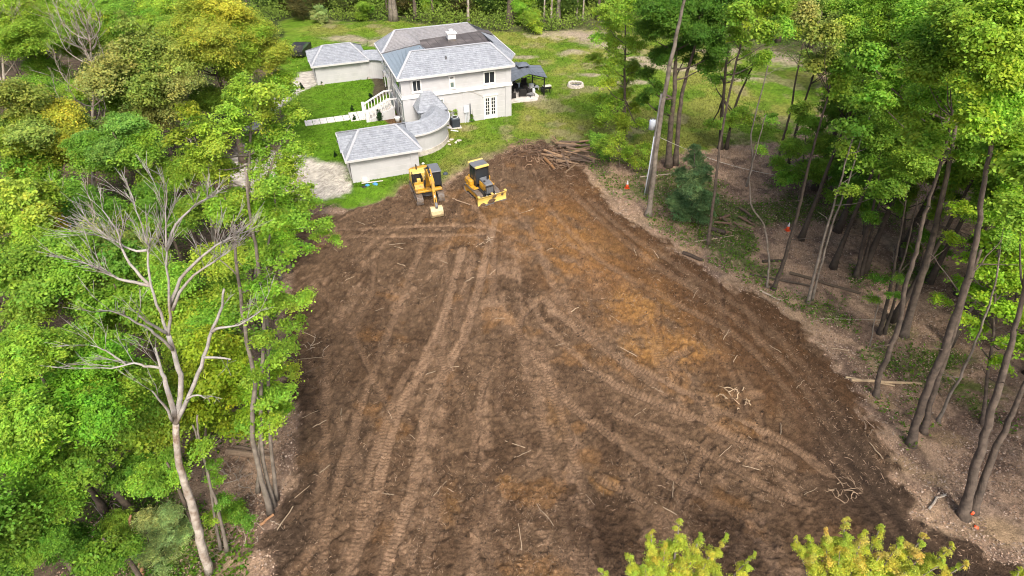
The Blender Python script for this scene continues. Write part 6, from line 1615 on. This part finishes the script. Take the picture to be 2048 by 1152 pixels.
for (x, lb) in ((-7.2, 'left young leafy shrub against the house wall behind the air conditioner'), (-6.45, 'right young leafy shrub against the house wall behind the air conditioner'), (-4.6, 'small climbing plant on the house wall right of the meter box')):
    b = hw(x, -.25, 0); o = empty('shrub', b, 0, lb, 'shrub')
    MB().cyl((0, 0, -.1), (0, 0, 1.5), .03, .015, 5).build('stem', M['bark'], o)
    for k in range(2): crown(o, b + Vector((0, 0, (1.15 if x < -5 else .3) + .42 * k)), .26, OLIVE if x < -5 else GREEN, 'airy' if x < -5 else '', 1.1)

# ================================================================== LOGS, BRANCHES, STUMPS
random.seed(14)
def log(p0, p1, r, col, label, group, name='log', cat='log'):
    p0, p1 = Vector(p0), Vector(p1); c = (p0 + p1) / 2
    n = 6
    W = [p0.lerp(p1, i / 4) + Vector((random.uniform(-.04, .04), random.uniform(-.04, .04), random.uniform(-.02, .03))) * (1 if 0 < i < 4 else 0) - c for i in range(5)]
    m = MB().tube(W, [r * random.uniform(.9, 1.1) * (1 - .06 * i) for i in range(5)], 8)
    me = bpy.data.meshes.new(name); me.from_pydata(m.v, [], m.f); me.materials.append(M['wood'])
    a = me.color_attributes.new('Col', 'FLOAT_COLOR', 'POINT')
    cc = np.ones((len(m.v), 4), np.float32); cc[:, :3] = col; a.data.foreach_set('color', cc.ravel())
    o = link_mesh(name, me); o.location = c
    return tag(o, label, cat, group)
for i in range(26):
    u = random.uniform(1096, 1168); v = random.uniform(291, 330)
    a = random.gauss(.1, .55) if i > 12 else random.uniform(-1.6, 2.4)
    L = random.uniform(2.0, 4.6) if i > 6 else random.uniform(1.4, 2.4); p = G(u, v)
    z = gz(p.x, p.y) + random.uniform(.12, .75)
    d = Vector((math.cos(a), math.sin(a) * -.55 - .2, random.uniform(-.22, .18))) * L / 2
    log(p - d + Vector((0, 0, z)), p + d + Vector((0, 0, z)), random.uniform(.05, .15), random.choice([(.20, .135, .085), (.145, .10, .07), (.25, .165, .10), (.11, .08, .06)]), 'felled log in the brown heap at the top of the clearing', 'logs in the heap at the top of the clearing')
for i in range(9):
    u = random.uniform(1425, 1500); v = random.uniform(425, 478); p = G(u, v); z = gz(p.x, p.y) + random.uniform(.08, .4); a = random.gauss(-.5, .7); L = random.uniform(.7, 1.7)
    d = Vector((math.cos(a), math.sin(a), 0)) * L / 2
    log(p - d + Vector((0, 0, z)), p + d + Vector((0, 0, z)), random.uniform(.08, .16), random.choice([(.12, .085, .065), (.09, .07, .055), (.17, .11, .08)]), 'dark old log in the low pile among the right trunks', 'old logs among the right trunks')
for (a, b, r, col, lb) in (((1365, 508), (1405, 522), .16, (.06, .045, .035), 'short black log at the clearing edge below the white pine'), ((1525, 521), (1568, 521), .12, (.05, .04, .03), 'dark mossy log lying between the curved stem and the slanting trunk'),
                        ((1500, 548), (1620, 572), .08, (.08, .065, .05), 'long thin dark trunk lying under the leaning grey stems'), ((1580, 545), (1720, 590), .12, (.09, .07, .05), 'long fallen trunk lying in the leaf litter right of the leaning stems'),
                        ((1422, 460), (1450, 468), .22, (.07, .055, .045), 'thick dark stump piece left in the old log pile'), ((1700, 764), (1842, 768), .10, (.40, .30, .19), 'bundle of split pale wood on the ground behind the crooked trunk'), ((1690, 757), (1790, 770), .07, (.44, .34, .22), 'pale split branch beside the bundle of pale wood'),
                        ((455, 905), (552, 922), .19, (.23, .17, .12), 'felled trunk with pale sawn end behind the double stemmed tree'), ((470, 895), (540, 905), .10, (.16, .12, .09), 'thinner felled trunk above the sawn trunk'),
                        ((1640, 638), (1760, 640), .05, (.30, .25, .19), 'straight pale pole lying on the litter at the clearing edge'), ((1520, 580), (1562, 602), .06, (.42, .36, .28), 'white barked pole at the edge of the haul strip'), ((1390, 482), (1468, 470), .06, (.35, .29, .21), 'long pale branch below the old log pile'),
                        ((1280, 356), (1342, 350), .07, (.38, .32, .25), 'pale fallen branch behind the utility pole'), ((520, 1050), (548, 1030), .08, (.34, .19, .10), 'reddish splintered root at the double stemmed tree foot'),
                        ((905, 398), (945, 415), .05, (.30, .22, .15), 'bowed branch lying between excavator and bulldozer'), ((1132, 345), (1152, 330), .08, (.20, .14, .09), 'short log under the log heap'), ((1090, 322), (1108, 340), .16, (.24, .13, .06), 'orange brown stump below the heap')):
    p = G(*a); q = G(*b); p.z = gz(p.x, p.y) + r * .9; q.z = gz(q.x, q.y) + r * .9
    log(p, q, r, col, lb, None)
# root crown heap and other branched debris
def debris(u, v, n, L, label, col=(.33, .25, .17), r=.05):
    p = G(u, v); p.z = gz(p.x, p.y)
    o = empty('root_cluster', p, 0, label, 'roots')
    for i in range(n):
        a = random.uniform(0, 6.28); l = L * random.uniform(.5, 1.2)
        c0 = Vector((random.gauss(0, .45) * L, random.gauss(0, .35) * L, .04)); bend = random.uniform(-1.2, 1.2); l *= random.choice([.5, .8, 1.0])
        W = [c0, c0 + Vector((math.cos(a) * l * .5, math.sin(a) * l * .5, random.uniform(.05, .3))), c0 + Vector((math.cos(a) * l * .5 + math.cos(a + bend) * l * .5, math.sin(a) * l * .5 + math.sin(a + bend) * l * .5, random.uniform(.0, .2)))]
        W = wobble(W, .06, 3)
        m = MB().tube(W, [r * (1 - .8 * j / (len(W) - 1)) for j in range(len(W))], 5)
        me = bpy.data.meshes.new('root'); me.from_pydata(m.v, [], m.f); me.materials.append(M['wood'])
        at = me.color_attributes.new('Col', 'FLOAT_COLOR', 'POINT'); cc = np.ones((len(m.v), 4), np.float32); cc[:, :3] = np.array(col) * random.uniform(.7, 1.2); at.data.foreach_set('color', cc.ravel())
        link_mesh('root', me, None, o)
    return o
debris(1695, 985, 14, 1.0, 'tangle of pale roots beside the haul strip above the young trees', (.29, .215, .145), .03)
debris(1460, 790, 8, .8, 'pale broken roots in the churned soil right of centre', (.42, .33, .22), .035)
debris(1490, 810, 6, .6, 'small pale splinters of root right of the broken roots', (.45, .34, .22), .03)
debris(1060, 305, 14, 1.5, 'tangled brown roots on the left end of the heap', (.17, .11, .075), .07)
debris(1085, 300, 12, 1.4, 'tangled dark roots in the middle of the heap', (.12, .08, .055), .07)
for q_, (u_, v_, lb_) in enumerate(((1040, 312, 'brown roots spilling from the left foot of the heap'), (1055, 292, 'brush and roots on the back left of the heap'), (1070, 312, 'dark root mass left of the log heap'), (1100, 320, 'broken branches in front of the log heap'), (1125, 296, 'branches sticking out behind the log heap'), (1120, 335, 'splintered roots below the log heap'), (1090, 290, 'tangle of brush on the crest of the heap'), (1030, 300, 'loose roots at the far left foot of the heap'), (1150, 322, 'brush on the right shoulder of the heap'), (1110, 305, 'crossed branches on top of the log heap'))):
    debris(u_, v_, 18, 1.7, lb_, [(.14, .09, .06), (.20, .135, .09), (.10, .068, .046), (.25, .17, .11)][q_ % 4], .05)
debris(1075, 325, 8, 1.2, 'pale curling root hanging down the heap front', (.30, .20, .13), .05)
debris(980, 480, 5, .7, 'little pale sticks in the soil below the bulldozer', (.45, .36, .26), .03)
debris(1240, 395, 7, .9, 'dry brushwood at the clearing edge near the left cone', (.22, .16, .11), .03)
debris(1345, 425, 7, .9, 'dry brushwood below the tall bare trunk', (.24, .17, .11), .03)
debris(468, 945, 12, 1.4, 'dry grey branches on the litter right of the dead tree', (.27, .23, .19), .03)
debris(500, 985, 10, 1.2, 'brushwood between dead tree and double stemmed tree', (.25, .20, .155), .025)
debris(505, 1060, 10, 1.3, 'thin pale twigs on the litter at the bottom left of the soil', (.33, .28, .22), .022)
debris(345, 1075, 9, 1.3, 'bare tan twigs inside the grey green juniper', (.38, .30, .19), .025)
debris(190, 1050, 8, 1.6, 'grey twigs in the shade of the lower left crowns', (.30, .27, .23), .025)
debris(625, 690, 8, 1.4, 'fallen twigs on the left edge of the soil', (.33, .27, .2), .03)
debris(1745, 855, 8, .9, 'roots torn from the bank near the tall trunk', (.2, .15, .11), .04)
# curled pale branch at the lower right
wp = [G(u, v) for u, v in ((1855, 1022), (1866, 1008), (1872, 998), (1880, 996), (1889, 992))]
cb = MB().tube(wobble([p + Vector((0, 0, gz(p.x, p.y) + .08)) for p in wp], .01, 3), .06, 6); me = bpy.data.meshes.new('curled_branch'); me.from_pydata(cb.v, [], cb.f); me.materials.append(M['dead_wood'])
tag(link_mesh('curled_branch', me), 'pale curled branch on the ground left of the big trunk pair', 'branch')
for (u, v, r, lb, nm) in ((1931, 1025, .11, 'orange paint mark on the foot of the big trunk pair', None), (1953, 1053, .12, 'orange rag on the ground below the big trunk pair', 'rag')):
    p = G(u, v); p.z = gz(p.x, p.y)
    m = MB(); P = [(r * math.cos(a) * random.uniform(.7, 1.2), r * math.sin(a) * random.uniform(.7, 1.2), random.uniform(.02, .09)) for a in np.linspace(0, 5.6, 9)]; m.add(P + [(0, 0, .14)], [(i, (i + 1) % 9, 9) for i in range(9)])
    if nm: o = m.build(nm, M['orange']); o.location = p; tag(o, lb, 'rag')
    else:
        o = m.build('marking_ribbon', M['orange']); o.location = G(1928, 1026) + Vector((0, -.27, .5)); o.rotation_euler = (1.45, 0, 0); tag(o, 'orange marking ribbon on the foot of the big trunk pair', 'ribbon')
# single sticks strewn over the soil
stick_px = [(722, 318 + 130, .9), (795, 490, 1.2), (828, 482, .9), (798, 498, .7), (888, 525, .6), (803, 532, .6), (960, 490, .8), (985, 545, .7), (1270, 505, .9), (1312, 510, 1.0), (1050, 425, 1.0), (1060, 422, .7), (960, 405, 1.1), (780, 830, .6), (683, 830, .8), (910, 735, .5), (862, 748, .6), (1257, 706, 1.1), (1280, 825, .9), (1315, 780, .7), (1030, 890, 1.1), (1045, 910, .9), (880, 980, 1.0), (777, 990, .6), (825, 875, .5),
            (1090, 1030, 1.3), (1040, 1075, 1.2), (1180, 1000, .7), (1330, 1020, 1.1), (1345, 985, .8), (1400, 960, .6), (1450, 905, .9), (1500, 940, .8), (1370, 920, .7), (1230, 640, .8), (1390, 590, .9), (1452, 670, 1.0), (1550, 700, .8), (1470, 720, .7), (1680, 700, 1.0), (1640, 690, .7), (1600, 770, .9), (1700, 760, .8), (1750, 905, 1.0), (1560, 860, .8), (1620, 985, .9), (650, 940, .6), (620, 830, .9), (612, 670, 1.6), (620, 720, 1.4), (640, 850, .8), (600, 990, 1.1), (572, 1040, 1.2), (1000, 640, .6), (940, 560, .7), (1150, 620, .6), (1100, 500, .6), (1190, 440, .8), (1120, 690, .6), (870, 600, .6), (700, 560, .7), (760, 620, .6), (670, 500, .8)]
for (u, v, L) in stick_px:
    p = G(u, v); a = random.uniform(0, math.pi); d = Vector((math.cos(a), math.sin(a), 0)) * L * .55
    p0, p1 = p - d, p + d; p0.z = gz(p0.x, p0.y) + .05; p1.z = gz(p1.x, p1.y) + random.uniform(.04, .12)
    log(p0, p1, random.uniform(.014, .034), np.array((.42, .33, .23)) * random.uniform(.5, 1.1), 'pale broken stick lying loose on the churned brown soil', 'loose sticks on the churned soil', 'stick', 'stick')

# ================================================================== LOOSE GROUND COVER
def scatter(n, box, dens, seed):
    rng = np.random.default_rng(seed); out = []
    tot = 0
    while tot < n:
        x = rng.uniform(box[0], box[1], n); y = box[2] + (box[3] - box[2]) * rng.random(n) ** 1.4
        k = rng.random(n) < dens(x, y)
        out.append(np.stack([x[k], y[k]], 1)); tot += k.sum()
        if len(out) > 60: break
    return np.concatenate(out)[:n], rng
# splinters of wood in the soil
P, rng = scatter(9500, (-13, 24, 13, 58), lambda x, y: field(m_dirt, x, y) * sstep(.35, .65, fbm(x, y, 2.5, 3, 2)), 3)
m_v = []; m_t = []; m_c = []
n = len(P); L = rng.gamma(1.7, .055, n) + .04; a = rng.uniform(0, np.pi, n); w = rng.uniform(.004, .010, n) + L * .015
d = np.stack([np.cos(a), np.sin(a)], 1) * L[:, None] / 2; s = np.stack([-np.sin(a), np.cos(a)], 1) * w[:, None]
z = gzv(P[:, 0], P[:, 1])
def at(q, dz): return np.concatenate([q, (gzv(q[:, 0], q[:, 1]) + dz)[:, None]], 1)
k = rng.uniform(.0, .06, n)
Vv = np.stack([at(P - d - s, .012), at(P - d + s, .012), at(P + d * 1.0, .02 + k), at(P + d * .1, w * 2.2 + .03 + k * .5)], 1).reshape(-1, 3)
i4 = np.arange(n) * 4
T = np.concatenate([np.stack([i4, i4 + 2, i4 + 3], 1), np.stack([i4 + 1, i4 + 3, i4 + 2], 1), np.stack([i4, i4 + 3, i4 + 1], 1)])
c = np.array([.29, .21, .145]) * rng.uniform(.3, 1.15, n)[:, None]
tag(link_mesh('wood_splinters', mesh_np('wood_splinters', Vv, tris=T, col=np.repeat(c, 4, 0)), M['flake']), kind='stuff')
# clods of soil
P, rng = scatter(24000, (-13, 24, 13, 50), lambda x, y: field(m_dirt, x, y) * sstep(.42, .6, fbm(x, y, 1.4, 3, 9)), 4)
n = len(P); r = rng.gamma(1.6, .022, n) + .018; z = gzv(P[:, 0], P[:, 1])
base = np.array([[1, 0, 0], [-.5, .87, 0], [-.5, -.87, 0], [0, 0, 1.0]])
Vv = base[None] * (r[:, None, None] * rng.uniform(.6, 1.3, (n, 4, 1))); ang = rng.uniform(0, 6.28, n)
ca, sa = np.cos(ang)[:, None], np.sin(ang)[:, None]
Vv = np.stack([Vv[:, :, 0] * ca - Vv[:, :, 1] * sa, Vv[:, :, 0] * sa + Vv[:, :, 1] * ca, Vv[:, :, 2]], 2)
Vv[:, :, 0] += P[:, 0:1]; Vv[:, :, 1] += P[:, 1:2]; Vv[:, :, 2] += z[:, None] - .01
T = np.concatenate([np.stack([i4_, i4_ + 1, i4_ + 3], 1) for i4_ in (np.arange(n) * 4,)] + [np.stack([np.arange(n) * 4 + 1, np.arange(n) * 4 + 2, np.arange(n) * 4 + 3], 1), np.stack([np.arange(n) * 4 + 2, np.arange(n) * 4, np.arange(n) * 4 + 3], 1)])
cg = field(C, P[:, 0], P[:, 1]) * rng.uniform(.35, 1.3, n)[:, None]
tag(link_mesh('soil_clods', mesh_np('soil_clods', Vv.reshape(-1, 3), tris=T, col=np.repeat(cg, 4, 0)), M['flake']), kind='stuff')
# dry leaves on the forest floor
P, rng = scatter(76000, (-22, 40, 12, 60), lambda x, y: (1 - field(m_dirt, x, y)) * (1 - field(m_lawn, x, y)) * np.where(x < 0, 1.0 * (x > -21), 1.0) * sstep(.28, .5, fbm(x, y, 1.6, 3, 6)), 6)
n = len(P); z = gzv(P[:, 0], P[:, 1]) + rng.uniform(.01, .05, n)
nr = np.array([0, 0, 1.0]) + rng.normal(size=(n, 3)) * .4; nr /= np.linalg.norm(nr, axis=1)[:, None]
Vv, T = leaf_quads(np.concatenate([P, z[:, None]], 1), nr, rng.uniform(.07, .16, n), rng, .65)
pal = np.array([[.36, .26, .19], [.27, .185, .13], [.42, .32, .24], [.17, .115, .08], [.33, .215, .145], [.40, .32, .26]])
c = pal[rng.integers(0, 6, n)] * rng.uniform(.55, 1.1, n)[:, None]
tag(link_mesh('leaf_litter', mesh_np('leaf_litter', Vv, tris=T, col=np.repeat(c, 4, 0)), M['flake']), kind='stuff')
# low green growth under the trees
P, rng = scatter(70000, (-60, 60, 12, 110), lambda x, y: (1 - field(m_dirt, x, y)) * (1 - field(m_lawn, x, y)) * sstep(.50, .66, fbm(x, y, 4.5, 4, 7)) * (field(sd_dirt, x, y) > .8), 7)
n = len(P); z = gzv(P[:, 0], P[:, 1]) + rng.gamma(2, .09, n)
nr = np.array([0, 0, 1.0]) + rng.normal(size=(n, 3)) * .5; nr /= np.linalg.norm(nr, axis=1)[:, None]
Vv, T = leaf_quads(np.concatenate([P, z[:, None]], 1), nr, rng.uniform(.12, .26, n), rng, .5)
c = np.array([.085, .19, .016]) * rng.uniform(.5, 1.5, n)[:, None] * np.stack([rng.uniform(.8, 1.4, n), np.ones(n), np.ones(n)], 1)
gl_ = link_mesh('undergrowth', mesh_np('undergrowth', Vv, tris=T, col=np.repeat(c, 4, 0)), M['leaf']); tag(gl_, kind='stuff')
# thicket filling the far wood edge
P, rng = scatter(60000, (-45, 75, 96, 128), lambda x, y: (1 - field(m_lawn, x, y)) * sstep(.32, .55, fbm(x, y, 4.0, 3, 5)), 12)
n = len(P); z = gzv(P[:, 0], P[:, 1]) + np.minimum(rng.gamma(2, .55, n), 3.2)
nr = np.array([0, -.5, .8]) + rng.normal(size=(n, 3)) * .5; nr /= np.linalg.norm(nr, axis=1)[:, None]
Vv, T = leaf_quads(np.concatenate([P, z[:, None]], 1), nr, rng.uniform(.22, .42, n), rng, .6)
tone = fbm(P[:, 0], P[:, 1], 5.0, 3, 8)[:, None]
c = (np.array([.10, .20, .028]) * (1 - tone) + np.array([.27, .36, .06]) * tone) * rng.uniform(.6, 1.35, n)[:, None]
tag(link_mesh('thicket', mesh_np('thicket', Vv, tris=T, col=np.repeat(c, 4, 0)), M['leaf']), kind='stuff')
# grass blades on the lawn
P, rng = scatter(80000, (-32, 30, 50, 108), lambda x, y: field(m_lawn, x, y) * (.35 + .65 * sstep(.4, .6, fbm(x, y, 1.2, 3, 3))) * (field(C[..., 1], x, y) > field(C[..., 0], x, y) * 1.0), 9)
n = len(P); z = gzv(P[:, 0], P[:, 1]); h = rng.uniform(.05, .14, n); a = rng.uniform(0, 6.28, n); w = rng.uniform(.03, .06, n)
hl = np.stack([(P[:, 0] - HC.x) * math.cos(HR) + (P[:, 1] - HC.y) * math.sin(HR), -(P[:, 0] - HC.x) * math.sin(HR) + (P[:, 1] - HC.y) * math.cos(HR)], 1)
d = np.stack([np.cos(a), np.sin(a)], 1) * w[:, None]; tl = rng.normal(size=(n, 2)) * .05
Vv = np.stack([np.concatenate([P - d, z[:, None]], 1), np.concatenate([P + d, z[:, None]], 1), np.concatenate([P + tl, (z + h)[:, None]], 1)], 1).reshape(-1, 3)
T = np.arange(3 * n).reshape(-1, 3)
c = field(C, P[:, 0], P[:, 1]) * rng.uniform(.7, 1.45, n)[:, None]
tag(link_mesh('grass', mesh_np('grass', Vv, tris=T, col=np.repeat(c, 3, 0)), M['leaf']), kind='stuff')
